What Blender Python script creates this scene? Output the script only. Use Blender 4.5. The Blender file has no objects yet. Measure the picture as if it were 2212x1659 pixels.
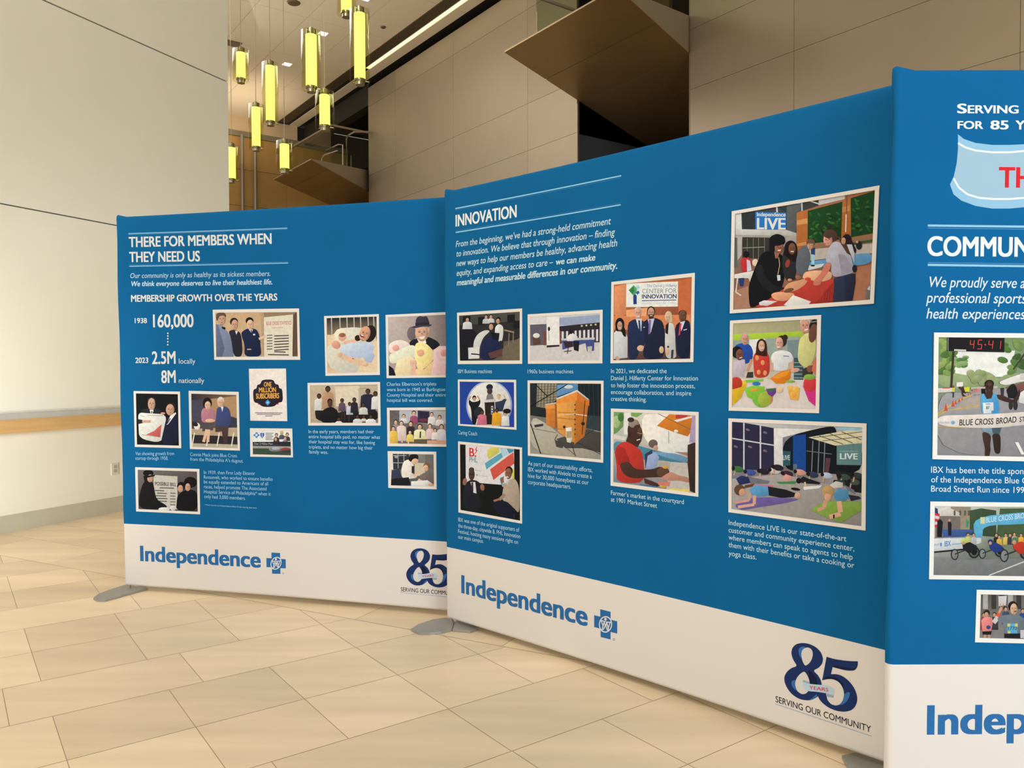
import bpy, bmesh, math, random
import numpy as np
from mathutils import Vector, Matrix
from mathutils.geometry import tessellate_polygon
random.seed(7)
SC = bpy.context.scene
COL = SC.collection

# ------------------------------------------------------------------ camera
W, H, F = 2212, 1659, 1700.0
PIT, ROL, EYE = 0.01885, 0.00305, 1.3595
cp, sp, cr, sr = math.cos(PIT), math.sin(PIT), math.cos(ROL), math.sin(ROL)
fwd = Vector((0, cp, -sp)); up0 = Vector((0, sp, cp)); rt0 = Vector((1, 0, 0))
rt = rt0 * cr - up0 * sr
up = rt0 * sr + up0 * cr
cam_data = bpy.data.cameras.new('camera')
cam_data.sensor_fit = 'HORIZONTAL'; cam_data.sensor_width = 36.0
cam_data.lens = 36.0 * F / W; cam_data.clip_start = 0.05; cam_data.clip_end = 200
cam = bpy.data.objects.new('camera', cam_data); COL.objects.link(cam)
M = Matrix((rt, up, -fwd)).transposed().to_4x4(); M.translation = (0, 0, EYE)
cam.matrix_world = M
SC.camera = cam
SC.view_settings.view_transform = 'Standard'; SC.view_settings.look = 'None'
SC.view_settings.gamma = 1.0; SC.view_settings.exposure = 0.0
SC.view_settings.use_curve_mapping = False

# lobby axes: E1 runs along the metal wall away from the camera, E2 towards that wall
E1 = Vector((-.588, .809, 0)); E2 = Vector((.809, .588, 0))
def ST(s, t, z=0.0): return E1 * s + E2 * t + Vector((0, 0, z))
CEIL = 10.05; TW = 10.65; SBACK = 27.4

# ------------------------------------------------------------------ world + lights
wd = bpy.data.worlds.new('daylight'); SC.world = wd; wd.use_nodes = True
bg = wd.node_tree.nodes['Background']
bg.inputs[0].default_value = (1.0, 0.94, 0.91, 1); bg.inputs[1].default_value = 1.06

def area(name, loc, aim, sx, sy, power, col, spread=math.pi):
    l = bpy.data.lights.new(name, 'AREA'); l.shape = 'RECTANGLE'; l.size = sx; l.size_y = sy
    l.energy = power; l.color = col; l.spread = spread
    o = bpy.data.objects.new(name, l); COL.objects.link(o); o.location = loc
    o.rotation_euler = (Vector(aim) - Vector(loc)).to_track_quat('-Z', 'Y').to_euler()
    return o
area('window_daylight', (4.6, -3.2, 3.0), (1.9, 2.5, 1.2), 3.5, 3.5, 320, (0.82, 0.94, 1.0))
area('low_wall_fill', (-4.0, 0.2, 1.2), (-3.95, 7.0, 1.15), 1.2, 1.2, 24, (1.0, 1.0, 0.97), .72)  # added narrow fill that brightens the lower white wall, no window stands here
area('ceiling_wash', ST(3.2, -4.0, 9.6), ST(3.2, -3.0, 0), 7, 7, 650, (1.0, 0.90, 0.75))
area('ceiling_wash_deep', ST(17.0, 4.0, 9.7), ST(15.5, 7.0, 0), 8, 5, 480, (1.0, 0.97, 0.88))
area('ceiling_fill', ST(17.0, 5.5, 7.2), ST(17.0, 5.6, 12), 9, 4, 64, (1.0, 0.92, 0.76))  # added fill facing up to lift the ceiling tone, no fitting hangs here
area('cove_wash', ST(25.2, 7.6, 8.6), ST(25.6, 7.8, 12), 3.0, 3.0, 42, (1.0, 0.80, 0.56))

# ------------------------------------------------------------------ materials
def lin(c):
    return tuple(((v / 255) / 12.92) if v / 255 <= .04045 else ((v / 255 + .055) / 1.055) ** 2.4 for v in c)
def nodes(m):
    m.use_nodes = True; nt = m.node_tree
    return nt, nt.nodes['Principled BSDF']
def mat(name, col, rough=.5, metal=0.0, spec=.5, noise=0.0, nscale=8.0, bump=0.0, bscale=40.0, stretch=None, island=0.0, emis=None, estr=0.0):
    m = bpy.data.materials.new(name); nt, b = nodes(m); N, L = nt.nodes, nt.links
    col = tuple(col)
    b.inputs['Base Color'].default_value = (*col, 1); b.inputs['Roughness'].default_value = rough
    b.inputs['Metallic'].default_value = metal; b.inputs['Specular IOR Level'].default_value = spec
    if emis: b.inputs['Emission Color'].default_value = (*emis, 1); b.inputs['Emission Strength'].default_value = estr
    if noise or bump or island:
        tc = N.new('ShaderNodeTexCoord'); mp = N.new('ShaderNodeMapping'); L.new(tc.outputs['Object'], mp.inputs[0])
        if stretch: mp.inputs['Rotation'].default_value = (0, 0, stretch[0]); mp.inputs['Scale'].default_value = stretch[1]
    if noise or island:
        src = None
        if noise:
            n = N.new('ShaderNodeTexNoise'); n.inputs['Scale'].default_value = nscale; n.inputs['Detail'].default_value = 5
            L.new(mp.outputs[0], n.inputs['Vector'])
            r = N.new('ShaderNodeMapRange'); r.inputs[1].default_value = .3; r.inputs[2].default_value = .7
            r.inputs[3].default_value = 1 - noise; r.inputs[4].default_value = 1 + noise * .6
            L.new(n.outputs['Fac'], r.inputs[0]); src = r.outputs[0]
        if island:
            g = N.new('ShaderNodeNewGeometry'); r2 = N.new('ShaderNodeMapRange')
            r2.inputs[3].default_value = 1 - island; r2.inputs[4].default_value = 1 + island * .5
            L.new(g.outputs['Random Per Island'], r2.inputs[0])
            if src:
                mu = N.new('ShaderNodeMath'); mu.operation = 'MULTIPLY'; L.new(src, mu.inputs[0]); L.new(r2.outputs[0], mu.inputs[1]); src = mu.outputs[0]
            else: src = r2.outputs[0]
        v = N.new('ShaderNodeVectorMath'); v.operation = 'SCALE'; v.inputs[0].default_value = col
        L.new(src, v.inputs['Scale']); L.new(v.outputs[0], b.inputs['Base Color'])
    if bump:
        n2 = N.new('ShaderNodeTexNoise'); n2.inputs['Scale'].default_value = bscale; n2.inputs['Detail'].default_value = 3
        L.new(mp.outputs[0], n2.inputs['Vector'])
        bp = N.new('ShaderNodeBump'); bp.inputs['Strength'].default_value = bump; bp.inputs['Distance'].default_value = .01
        L.new(n2.outputs['Fac'], bp.inputs['Height']); L.new(bp.outputs[0], b.inputs['Normal'])
    return m

BLUE = (.003, .126, .345); FWHITE = (.755, .735, .725)
ANG = math.atan2(E2.y, E2.x)
MT = {}
MT['tile'] = mat('stone_tile', (.80, .65, .455), .32, 0, .45, noise=.13, nscale=2.2, stretch=(-ANG, (.35, 2.6, 1)), island=.12)
MT['grout'] = mat('grout', (.40, .30, .19), .8)
MT['white_wall'] = mat('white_wall_panel', (.89, .885, .77), .35, 0, .4, noise=.02, nscale=1.5)
MT['reveal'] = mat('reveal_shadow_gap', (.16, .16, .15), .7)
MT['skirting'] = mat('skirting_metal', (.60, .60, .50), .35, .2, noise=.05)
MT['counter'] = mat('counter_top_grey', (.50, .51, .48), .22, 0, .6, noise=.05)
MT['maple'] = mat('maple_edge', (.66, .42, .18), .45, noise=.10, nscale=3, stretch=(0, (1, 1, 9)))
MT['steel'] = mat('warm_metal_cladding', (.415, .345, .255), .48, .5, .5, noise=.05, nscale=.7, island=.08, bump=.30, bscale=.55)
MT['steel_gap'] = mat('cladding_gap', (.17, .135, .09), .8)
MT['ceiling'] = mat('ceiling_plaster', (.86, .79, .64), .8, 0, .2, noise=.02, nscale=1)
MT['ceil_gap'] = mat('ceiling_joint', (.45, .39, .30), .9)
MT['gold'] = mat('amber_wood_wall', (.56, .35, .12), .5, noise=.10, nscale=1.2, island=.08)
MT['fascia'] = mat('plaster_fascia', (.78, .62, .42), .8)
MT['lintel'] = mat('lintel_grey', (.30, .28, .19), .6)
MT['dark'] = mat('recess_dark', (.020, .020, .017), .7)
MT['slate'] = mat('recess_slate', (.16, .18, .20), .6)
MT['soffit'] = mat('bronze_soffit', (.40, .265, .12), .38, .5, .5, noise=.12, nscale=.8, island=.10)
MT['side'] = mat('bronze_fascia', (.40, .34, .25), .45, .35)
MT['rail'] = mat('brushed_rail', (.42, .36, .27), .5, .6)
MT['pole'] = mat('steel_pole', (.45, .43, .38), .35, .6)
MT['cap'] = mat('lamp_cap_nickel', (.46, .45, .36), .25, .95)
MT['cable'] = mat('lamp_cable', (.62, .55, .42), .5)
MT['glow'] = mat('lamp_glow', (.9, .8, .3), .6, emis=(1.0, .93, .27), estr=1.25)
MT['slot'] = mat('slot_light_glow', (.9, .8, .6), .6, emis=(1.0, .80, .40), estr=1.6)
MT['down'] = mat('downlight_glow', (.9, .85, .8), .6, emis=(1.0, .92, .80), estr=2.0)
MT['diffuser'] = mat('air_slat_bronze', (.16, .125, .075), .5, .4)
MT['foot'] = mat('foot_plate_grey', (.36, .37, .36), .38, .55)
MT['footdark'] = mat('foot_edge', (.20, .20, .19), .5, .4)
MT['outlet'] = mat('outlet_plate', (.74, .72, .60), .4)
MT['outslot'] = mat('outlet_face', (.45, .44, .36), .5)
MT['fabric_blue'] = mat('blue_stretch_fabric', BLUE, .8, 0, .10, noise=.05, nscale=3, bump=.12, bscale=5)
MT['fabric_white'] = mat('white_stretch_fabric', FWHITE, .8, 0, .10, bump=.10, bscale=5)

def glass(name, tint, rough, refl):
    m = bpy.data.materials.new(name); m.use_nodes = True; nt = m.node_tree; nt.nodes.clear()
    o = nt.nodes.new('ShaderNodeOutputMaterial'); mx = nt.nodes.new('ShaderNodeMixShader')
    t = nt.nodes.new('ShaderNodeBsdfTransparent'); t.inputs[0].default_value = (*tint, 1)
    g = nt.nodes.new('ShaderNodeBsdfGlossy'); g.inputs['Roughness'].default_value = rough
    fr = nt.nodes.new('ShaderNodeFresnel'); fr.inputs[0].default_value = refl
    ge = nt.nodes.new('ShaderNodeNewGeometry'); sb = nt.nodes.new('ShaderNodeMath'); sb.operation = 'SUBTRACT'; sb.inputs[0].default_value = 1
    ml = nt.nodes.new('ShaderNodeMath'); ml.operation = 'MULTIPLY'
    nt.links.new(ge.outputs['Backfacing'], sb.inputs[1]); nt.links.new(sb.outputs[0], ml.inputs[0]); nt.links.new(fr.outputs[0], ml.inputs[1])
    nt.links.new(ml.outputs[0], mx.inputs[0]); nt.links.new(t.outputs[0], mx.inputs[1]); nt.links.new(g.outputs[0], mx.inputs[2])
    nt.links.new(mx.outputs[0], o.inputs[0]); return m
MT['tube'] = glass('clear_lamp_glass', (.94, .94, .78), .03, 1.22)
MT['guard'] = glass('green_guard_glass', (.74, .80, .70), .02, 1.45)

def ink():
    m = bpy.data.materials.new('printed_ink'); nt, b = nodes(m)
    a = nt.nodes.new('ShaderNodeVertexColor'); a.layer_name = 'Col'
    n = nt.nodes.new('ShaderNodeTexNoise'); n.inputs['Scale'].default_value = 60; n.inputs['Detail'].default_value = 6
    tc = nt.nodes.new('ShaderNodeTexCoord'); nt.links.new(tc.outputs['Object'], n.inputs['Vector'])
    r = nt.nodes.new('ShaderNodeMapRange'); r.inputs[1].default_value = .3; r.inputs[2].default_value = .7
    r.inputs[3].default_value = .89; r.inputs[4].default_value = 1.06
    mk = nt.nodes.new('ShaderNodeMix'); mk.data_type = 'FLOAT'; mk.inputs[2].default_value = 1.0
    nt.links.new(a.outputs['Alpha'], mk.inputs[0]); nt.links.new(r.outputs[0], mk.inputs[3])
    v = nt.nodes.new('ShaderNodeVectorMath'); v.operation = 'SCALE'
    nt.links.new(n.outputs['Fac'], r.inputs[0]); nt.links.new(a.outputs['Color'], v.inputs[0]); nt.links.new(mk.outputs[0], v.inputs['Scale'])
    nt.links.new(v.outputs[0], b.inputs['Base Color'])
    b.inputs['Roughness'].default_value = .75; b.inputs['Specular IOR Level'].default_value = .12
    return m
MT['ink'] = ink()
def flat_ink(name, col):
    return mat(name, col, .6, 0, .3)

# ------------------------------------------------------------------ helpers
def obj(name, bm, mats, parent=None, smooth=False):
    me = bpy.data.meshes.new(name)
    bmesh.ops.recalc_face_normals(bm, faces=bm.faces)
    bm.to_mesh(me); bm.free()
    for m in (mats if isinstance(mats, (list, tuple)) else [mats]): me.materials.append(m)
    if smooth:
        for p in me.polygons: p.use_smooth = True
    o = bpy.data.objects.new(name, me); COL.objects.link(o)
    if parent:
        o.parent = parent
        o.matrix_parent_inverse = Matrix.Translation(parent.location).inverted()
    return o
def tag(o, label, cat, group=None):
    o['label'] = label; o['category'] = cat
    if group: o['group'] = group
    return o
def thing(name, label, cat, loc=(0, 0, 0), group=None):
    o = bpy.data.objects.new(name, None); COL.objects.link(o); o.location = loc; o.empty_display_size = .1
    return tag(o, label, cat, group)
def struct(name, bm, mats):
    o = obj(name, bm, mats); o['kind'] = 'structure'; return o

def prism(bm, pts_bottom, pts_top, mi=0):
    """closed solid between two equal rings of points"""
    a = [bm.verts.new(p) for p in pts_bottom]; b = [bm.verts.new(p) for p in pts_top]
    fs = [bm.faces.new(a[::-1]), bm.faces.new(b)]
    n = len(a)
    for i in range(n): fs.append(bm.faces.new((a[i], a[(i + 1) % n], b[(i + 1) % n], b[i])))
    for f in fs: f.material_index = mi
def box_fn(bm, fn, a0, a1, b0, b1, z0, z1, mi=0):
    """box in any frame: fn(a, b, z) -> point"""
    r = [(a0, b0), (a1, b0), (a1, b1), (a0, b1)]
    prism(bm, [fn(a, b, z0) for a, b in r], [fn(a, b, z1) for a, b in r], mi)
def tube(bm, p0, p1, r, n=12, mi=0, r1=None):
    p0, p1 = Vector(p0), Vector(p1); d = (p1 - p0).normalized(); r1 = r if r1 is None else r1
    x = d.orthogonal().normalized(); y = d.cross(x)
    c = [(math.cos(2 * math.pi * i / n), math.sin(2 * math.pi * i / n)) for i in range(n)]
    prism(bm, [p0 + (x * a + y * b) * r for a, b in c], [p1 + (x * a + y * b) * r1 for a, b in c], mi)
def ring_tube(bm, c, r0, r1, z0, z1, n=28, mi=0):
    """vertical hollow tube with wall between r0 and r1"""
    def rg(r, z): return [bm.verts.new((c[0] + r * math.cos(2 * math.pi * i / n), c[1] + r * math.sin(2 * math.pi * i / n), z)) for i in range(n)]
    a, b, d, e = rg(r1, z0), rg(r1, z1), rg(r0, z1), rg(r0, z0)
    for p, q in ((a, b), (b, d), (d, e), (e, a)):
        for i in range(n):
            f = bm.faces.new((p[i], p[(i + 1) % n], q[(i + 1) % n], q[i])); f.material_index = mi
def path_tube(bm, pts, r, n=8):
    pts = [Vector(p) for p in pts]; rings = []
    for i, p in enumerate(pts):
        d = (pts[min(i + 1, len(pts) - 1)] - pts[max(i - 1, 0)]).normalized()
        x = d.cross(Vector((0, 0, 1))); x = x.normalized() if x.length > .05 else d.orthogonal().normalized(); y = d.cross(x)
        rings.append([bm.verts.new(p + (x * math.cos(2 * math.pi * k / n) + y * math.sin(2 * math.pi * k / n)) * r) for k in range(n)])
    for a, b in zip(rings, rings[1:]):
        for k in range(n): bm.faces.new((a[k], a[(k + 1) % n], b[(k + 1) % n], b[k]))
    bm.faces.new(rings[0]); bm.faces.new(rings[-1][::-1])

# ------------------------------------------------------------------ floor
def clip(poly, n, c, keep):
    """keep the part of a plan polygon with sign(n.p-c) == keep"""
    out = []
    for i in range(len(poly)):
        p, q = poly[i], poly[(i + 1) % len(poly)]
        dp, dq = keep * (n[0] * p[0] + n[1] * p[1] - c), keep * (n[0] * q[0] + n[1] * q[1] - c)
        if dp >= 0: out.append(p)
        if dp * dq < 0:
            k = dp / (dp - dq); out.append((p[0] + (q[0] - p[0]) * k, p[1] + (q[1] - p[1]) * k))
    return out
DN, DC = (.462, .887), 3.378          # the diagonal joint where the tile field turns
bm = bmesh.new()
def add_tile(poly):
    if len(poly) < 3: return
    vs = [bm.verts.new((x, y, 0)) for x, y in poly]; f = bm.faces.new(vs); f.material_index = 0
g = .0014
for k in range(-12, 24):
    s1 = 4.849 - .4335 * k; s0 = s1 - .4335
    t0, dt = (.770, .430) if k % 3 != 2 else (.912, .715)
    m0 = int(-6 / dt); m1 = int(8 / dt)
    for m in range(m0, m1):
        a, b = t0 + dt * m, t0 + dt * (m + 1)
        q = [ST(s, t) for s, t in ((s0 + g, a + g), (s0 + g, b - g), (s1 - g, b - g), (s1 - g, a + g))]
        add_tile(clip([(p.x, p.y) for p in q], DN, DC - .002, -1))
dl = (.887, -.462)
for k in range(0, 24):
    n0 = DC + .455 * k; off = [0, .37, .74][k % 3]
    for m in range(-12, 18):
        a = off + .91 * m; b = a + .91
        q = [(dl[0] * u + DN[0] * v, dl[1] * u + DN[1] * v) for u, v in ((a + g, n0 + g), (b - g, n0 + g), (b - g, n0 + .455 - g), (a + g, n0 + .455 - g))]
        add_tile(q)
vs = [bm.verts.new(p) for p in ((-40, -30, -.0012), (40, -30, -.0012), (40, 45, -.0012), (-40, 45, -.0012))]
f = bm.faces.new(vs); f.material_index = 1
struct('floor', bm, [MT['tile'], MT['grout']])

# ------------------------------------------------------------------ white wall with counter
LD = Vector((.41502, .90981, 0)); LN = Vector((.90981, -.41502, 0)); LC = -6.584
def LW(d, o, z): return LD * d + LN * (LC + o) + Vector((0, 0, z))
bm = bmesh.new()
END = 6.775
for z0, z1 in ((0, 2.742), (2.754, 4.584), (4.598, 6.43), (6.444, 8.27), (8.284, CEIL)):
    box_fn(bm, LW, -4, END, -.26, 0, z0, z1)
box_fn(bm, LW, -3.9, END - .02, -.24, -.02, 0, CEIL, 1)
struct('wall_left', bm, [MT['white_wall'], MT['reveal']])
bm = bmesh.new(); box_fn(bm, LW, -4, END, .0005, .012, 0.0, .148); struct('baseboard_left', bm, MT['skirting'])
root = thing('wall_counter', 'grey topped standing counter with maple edge running along the white wall', 'counter', LW(4.2, 0, 0.84))
bm = bmesh.new(); box_fn(bm, LW, -3.9, 6.70, .001, .150, .957, 1.012)
bmesh.ops.bevel(bm, geom=[e for e in bm.edges], offset=.008, segments=2, affect='EDGES')
obj('countertop', bm, MT['counter'], root)
bm = bmesh.new(); box_fn(bm, LW, -3.9, 6.70, .001, .142, .842, .957); obj('maple_fascia', bm, MT['maple'], root)
root = thing('wall_outlet', 'small cream electrical outlet low on the white wall under the counter', 'outlet', LW(5.26, 0, .36))
bm = bmesh.new(); box_fn(bm, LW, 5.222, 5.298, .0005, .007, .360, .474); obj('cover_plate', bm, MT['outlet'], root)
for zz in (.385, .425):
    bm = bmesh.new(); box_fn(bm, LW, 5.243, 5.277, .0065, .010, zz, zz + .028); obj('socket_face', bm, MT['outslot'], root)

# ------------------------------------------------------------------ metal wall, openings, back wall, ceiling
TJ = [4.15, 7.28, 14.03, 17.16, 20.29]
ZJ = [0, 1.02, 2.06, 3.10, 4.14, 5.18, 6.22, 7.26, 9.34, 9.92]
bm = bmesh.new()
def wall_piece(sa, sb, za, zb_):
    js = [sa] + [j for j in TJ if sa < j < sb] + [sb]
    js = js if sa > -5 else [-8, -5.2, -2.1, 1.02] + js[1:]
    zs = [za] + [z for z in ZJ if za + .01 < z < zb_ - .01] + [zb_]
    for a, b in zip(js, js[1:]):
        for c, d in zip(zs, zs[1:]):
            box_fn(bm, ST, a + .003, b - .003, TW, TW + .05, c + .003, d - .003, 0)
    box_fn(bm, ST, js[0], sb, TW + .012, TW + .06, za, zb_, 1)
wall_piece(-8, 9.345, 0, 9.92)
wall_piece(12.353, 22.05, 0, 9.92)
struct('wall_right', bm, [MT['steel'], MT['steel_gap']])

bm = bmesh.new()
def panel_rows(bm, t0, t1, zs, mi=0):
    ts = [t0 + (t1 - t0) * i / 4 for i in range(5)]
    for a, b in zip(ts, ts[1:]):
        for c, d in zip(zs, zs[1:]): box_fn(bm, lambda a_, b_, z: ST(b_, a_, z), a + .004, b - .004, SBACK, SBACK + .05, c + .006, d - .006, mi)
panel_rows(bm, 3.0, 12.4, [0, 2.5, 5.1, 7.0, 8.25, 9.36])
bk = lambda a, b, z: ST(b, a, z)
box_fn(bm, bk, 3.0, 18, SBACK + .02, SBACK + .3, 0, CEIL, 3)
box_fn(bm, bk, 3.0, 12.4, SBACK - .03, SBACK + .05, 9.37, 9.55, 2)
box_fn(bm, bk, 3.0, 10.45, SBACK - .02, SBACK + .05, 9.55, CEIL, 1)
struct('wall_back', bm, [MT['gold'], MT['fascia'], MT['lintel'], MT['dark']])

bm = bmesh.new()
ss = [-14, -9, -4, 1.3, 3.8, 6.3, 8.8, 11.3, 13.8, 16.3, 18.8, 21.3, 23.8, SBACK]
ts = [-14, -8, -4, -2.6, -.05, 1.2, 2.45, 3.7, 4.95, 6.2, 7.45, 8.7, 9.70]
for a, b in zip(ss, ss[1:]):
    for c, d in zip(ts, ts[1:]): box_fn(bm, ST, a + .006, b - .006, c + .006, d - .006, CEIL, CEIL + .03, 0)
    box_fn(bm, ST, a + .006, b - .006, 10.18, 10.50, CEIL, CEIL + .03, 0)
box_fn(bm, ST, -14, SBACK + .3, -14, 9.68, CEIL + .01, CEIL + .3, 1)
box_fn(bm, ST, -14, SBACK + .3, 9.68, 10.9, CEIL + .06, CEIL + .3, 2)
struct('ceiling', bm, [MT['ceiling'], MT['ceil_gap'], MT['dark']])

# unseen wall past the last display, added to keep daylight off the metal cladding
bm = bmesh.new(); box_fn(bm, ST, -8.2, -8.0, 3.0, TW + .2, 0, CEIL); struct('wall_light_block', bm, MT['steel'])

# dark rooms behind the openings of the metal wall
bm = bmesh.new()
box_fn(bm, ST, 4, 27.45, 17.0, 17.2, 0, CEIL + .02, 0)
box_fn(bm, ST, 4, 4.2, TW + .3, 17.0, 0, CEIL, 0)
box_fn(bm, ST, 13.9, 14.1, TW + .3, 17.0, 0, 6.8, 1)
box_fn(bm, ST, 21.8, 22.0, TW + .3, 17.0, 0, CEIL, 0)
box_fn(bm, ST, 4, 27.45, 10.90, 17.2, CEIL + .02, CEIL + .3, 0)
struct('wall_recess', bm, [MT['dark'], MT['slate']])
bm = bmesh.new()
box_fn(bm, ST, 22.05, SBACK - .1, TW + .02, TW + .35, 9.42, CEIL, 0)
struct('trim_1', bm, [MT['dark']])
bm = bmesh.new()
box_fn(bm, ST, 12.335, 12.353, TW - .006, TW + .02, 0, 6.80); struct('trim_2', bm, [MT['rail']])
bm = bmesh.new()
box_fn(bm, ST, 9.345, 9.360, TW - .006, TW + .02, 0, 9.92); struct('trim_3', bm, [MT['rail']])

# ------------------------------------------------------------------ stair landings
def landing(name, label, P, Q, R, T, zb, ztop, guard_s, inner, gold):
    root = thing(name, label, 'stair landing', ST(Q[0], Q[1], zb))
    bm = bmesh.new()
    Ti = (T[0] + (T[0] - P[0]) * inner, T[1] + (T[1] - P[1]) * inner)
    Ri = (R[0] + (R[0] - Q[0]) * inner, R[1] + (R[1] - Q[1]) * inner)
    n = 6
    for i in range(n):                    # bronze sheets laid in strips across the soffit
        a, b = i / n, (i + 1) / n - .002
        l = lambda p, q, k: (p[0] + (q[0] - p[0]) * k, p[1] + (q[1] - p[1]) * k)
        q4 = [l(P, Ti, a), l(Q, Ri, a), l(Q, Ri, b), l(P, Ti, b)]
        prism(bm, [ST(*p, zb) for p in q4], [ST(*p, zb + .015) for p in q4])
    obj('soffit', bm, MT['soffit'], root)
    bm = bmesh.new()
    lo = [P, Q, R, T]
    prism(bm, [ST(*p, zb + .016) for p in lo], [ST(*p, z) for p, z in zip(lo, (zb + .026, zb + .026, ztop, ztop))])
    obj('fascia', bm, MT['side'], root)
    return root
def rail_post(root, pts, r=.025, name='handrail'):
    bm = bmesh.new(); path_tube(bm, pts, r); return obj(name, bm, MT['rail'], root)
def guard(root, a, b, z0a, z0b, z1a, z1b):
    bm = bmesh.new(); n = Vector((0, 0, 1)).cross((Vector(b) - Vector(a)).normalized()) * .008
    a, b = Vector(a), Vector(b)
    q = [a - n, b - n, b + n, a + n]; zz = [z0a, z0b, z0b, z0a]; zt = [z1a, z1b, z1b, z1a]
    prism(bm, [Vector((p.x, p.y, z)) for p, z in zip(q, zz)], [Vector((p.x, p.y, z)) for p, z in zip(q, zt)])
    obj('glass_guard', bm, MT['guard'], root)

L1 = landing('stair_landing', 'pointed bronze landing jutting from the metal wall above the middle display', (11.186, 7.99), (8.361, 7.97), (9.345, 10.62), (12.35, 10.75), 6.85, 7.50, 10.35, 2.0, True)
guard(L1, ST(10.35, 8.05), ST(10.35, 10.62), 6.92, 7.5, 7.46, 8.5)
rail_post(L1, [ST(10.35, 7.95, 7.50), ST(10.35, 9.3, 7.50), ST(10.35, 10.62, 7.50)], .03)
rail_post(L1, [ST(10.05, 8.6, 7.0), ST(10.05, 8.6, 7.22), ST(10.05, 8.72, 7.28), ST(10.0, 10.4, 7.34)], .02, 'bent_rail')
guard(L1, ST(9.36, 9.2), ST(9.36, 10.62), 7.2, 7.53, 8.5, 8.7)
L2 = landing('stair_landing', 'brown landing with glass guard beside the amber wall, beyond the hanging lamps', (22.505, 7.87), (19.808, 7.92), (22.30, 10.75), (25.0, 10.75), 6.85, 7.50, 22, .6, False)
guard(L2, ST(24.9, 9.30), ST(21.93, 9.39), 7.3, 7.2, 8.50, 8.50)
guard(L2, ST(21.93, 9.40), ST(21.99, 10.61), 7.22, 7.5, 8.50, 8.50)
rail_post(L2, [ST(24.9, 9.30, 8.55), ST(23.4, 9.35, 8.55), ST(21.96, 9.39, 8.55)], .035)
rail_post(L2, [ST(21.93, 9.39, 8.55), ST(21.96, 10.0, 8.55), ST(21.99, 10.62, 8.55)], .035)
rail_post(L2, [ST(22.08, 9.95, 7.3), ST(22.08, 9.95, 8.28), ST(22.0, 9.97, 8.36), ST(21.75, 10.05, 8.42), ST(21.7, 10.6, 8.5)], .028, 'bent_rail')
rail_post(L2, [ST(21.35, 9.5, 7.2), ST(21.35, 9.5, 7.85), ST(21.6, 9.48, 7.92), ST(22.3, 9.4, 7.9)], .02, 'bent_rail')
rail_post(L2, [ST(21.45, 8.9, 7.05), ST(21.45, 8.9, 7.38), ST(21.3, 8.92, 7.46), ST(20.8, 9.1, 7.5)], .018, 'bent_rail')
rail_post(L2, [ST(22.1, 10.1, 7.3), ST(22.1, 10.1, 7.8)], .018, 'rail_post')
# amber screen glimpsed above the near landing
bm = bmesh.new(); box_fn(bm, ST, 12.0, 12.55, 13.0, 13.1, 7.6, 10.0)
tag(obj('wood_screen', bm, MT['gold']), 'amber wood screen glimpsed above the pointed bronze landing', 'screen')

# poles in front of the amber wall
for k, (t, lab) in enumerate(((8.42, 'grey steel pole standing by the amber wall, nearer the white wall'), (8.86, 'grey steel pole standing by the amber wall, nearer the brown landing'))):
    bm = bmesh.new(); z1 = 9.36
    tube(bm, ST(SBACK - .25, t, 0), ST(SBACK - .25, t, z1), .055)
    tag(obj('steel_pole', bm, MT['pole']), lab, 'pole', None)

# ------------------------------------------------------------------ ceiling fittings
root = thing('air_diffuser', 'long slatted bronze air diffuser let into the ceiling', 'air diffuser', ST(21, 9.8, CEIL))
bm = bmesh.new(); box_fn(bm, ST, -4, SBACK - .2, 9.705, 10.03, CEIL + .035, CEIL + .055); obj('backing', bm, MT['dark'], root)
for i in range(7):
    t = 9.71 + i * .047
    bm = bmesh.new(); box_fn(bm, ST, -4, SBACK - .2, t, t + .026, CEIL - .005, CEIL + .034); obj('slat', bm, MT['diffuser'], root)
root = thing('slot_light', 'thin glowing light slot running along the slatted ceiling diffuser', 'ceiling light', ST(18, 10.1, CEIL))
for i in range(9):
    a = 20.95 - 1.95 * i
    bm = bmesh.new(); box_fn(bm, ST, a - 1.93, a, 10.045, 10.165, CEIL + .0, CEIL + .02); obj('light_strip', bm, MT['slot'], root)
bm = bmesh.new(); box_fn(bm, ST, -4, 21.0, 10.032, 10.043, CEIL - .004, CEIL + .03); obj('edge_strip', bm, MT['ceiling'], root)
dls = ((21.97, 8.10, 'small square downlight in the ceiling deepest into the lobby'),
       (19.44, 8.12, 'small square downlight in the ceiling just behind the second hanging lamp row'),
       (17.02, 8.17, 'small square downlight in the ceiling above the highest hanging lamp'))
for s, t, lab in dls:
    root = thing('downlight', lab, 'downlight', ST(s, t, CEIL), 'ceiling downlights')
    bm = bmesh.new(); box_fn(bm, ST, s - .13, s + .13, t - .13, t + .13, CEIL - .008, CEIL - .001); obj('trim_plate', bm, MT['ceiling'], root)
    bm = bmesh.new(); box_fn(bm, ST, s - .105, s + .105, t - .105, t - .008, CEIL - .018, CEIL - .008); obj('lens', bm, MT['down'], root)
    bm = bmesh.new(); box_fn(bm, ST, s - .105, s + .105, t + .008, t + .105, CEIL - .018, CEIL - .008); obj('lens', bm, MT['down'], root)
def disc(name, s, t, r, lab, cat, m):
    bm = bmesh.new(); p = ST(s, t, CEIL)
    tube(bm, (p.x, p.y, CEIL - .03), (p.x, p.y, CEIL - .001), r * .8, 24, r1=r)
    tag(obj(name, bm, m), lab, cat)
disc('ceiling_speaker', 18.22, 6.89, .16, 'round dark speaker grille in the ceiling above the hanging lamps', 'speaker', MT['diffuser'])
disc('smoke_detector', 18.18, 9.21, .07, 'tiny round detector on the ceiling near the slatted diffuser', 'smoke detector', MT['diffuser'])
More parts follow.
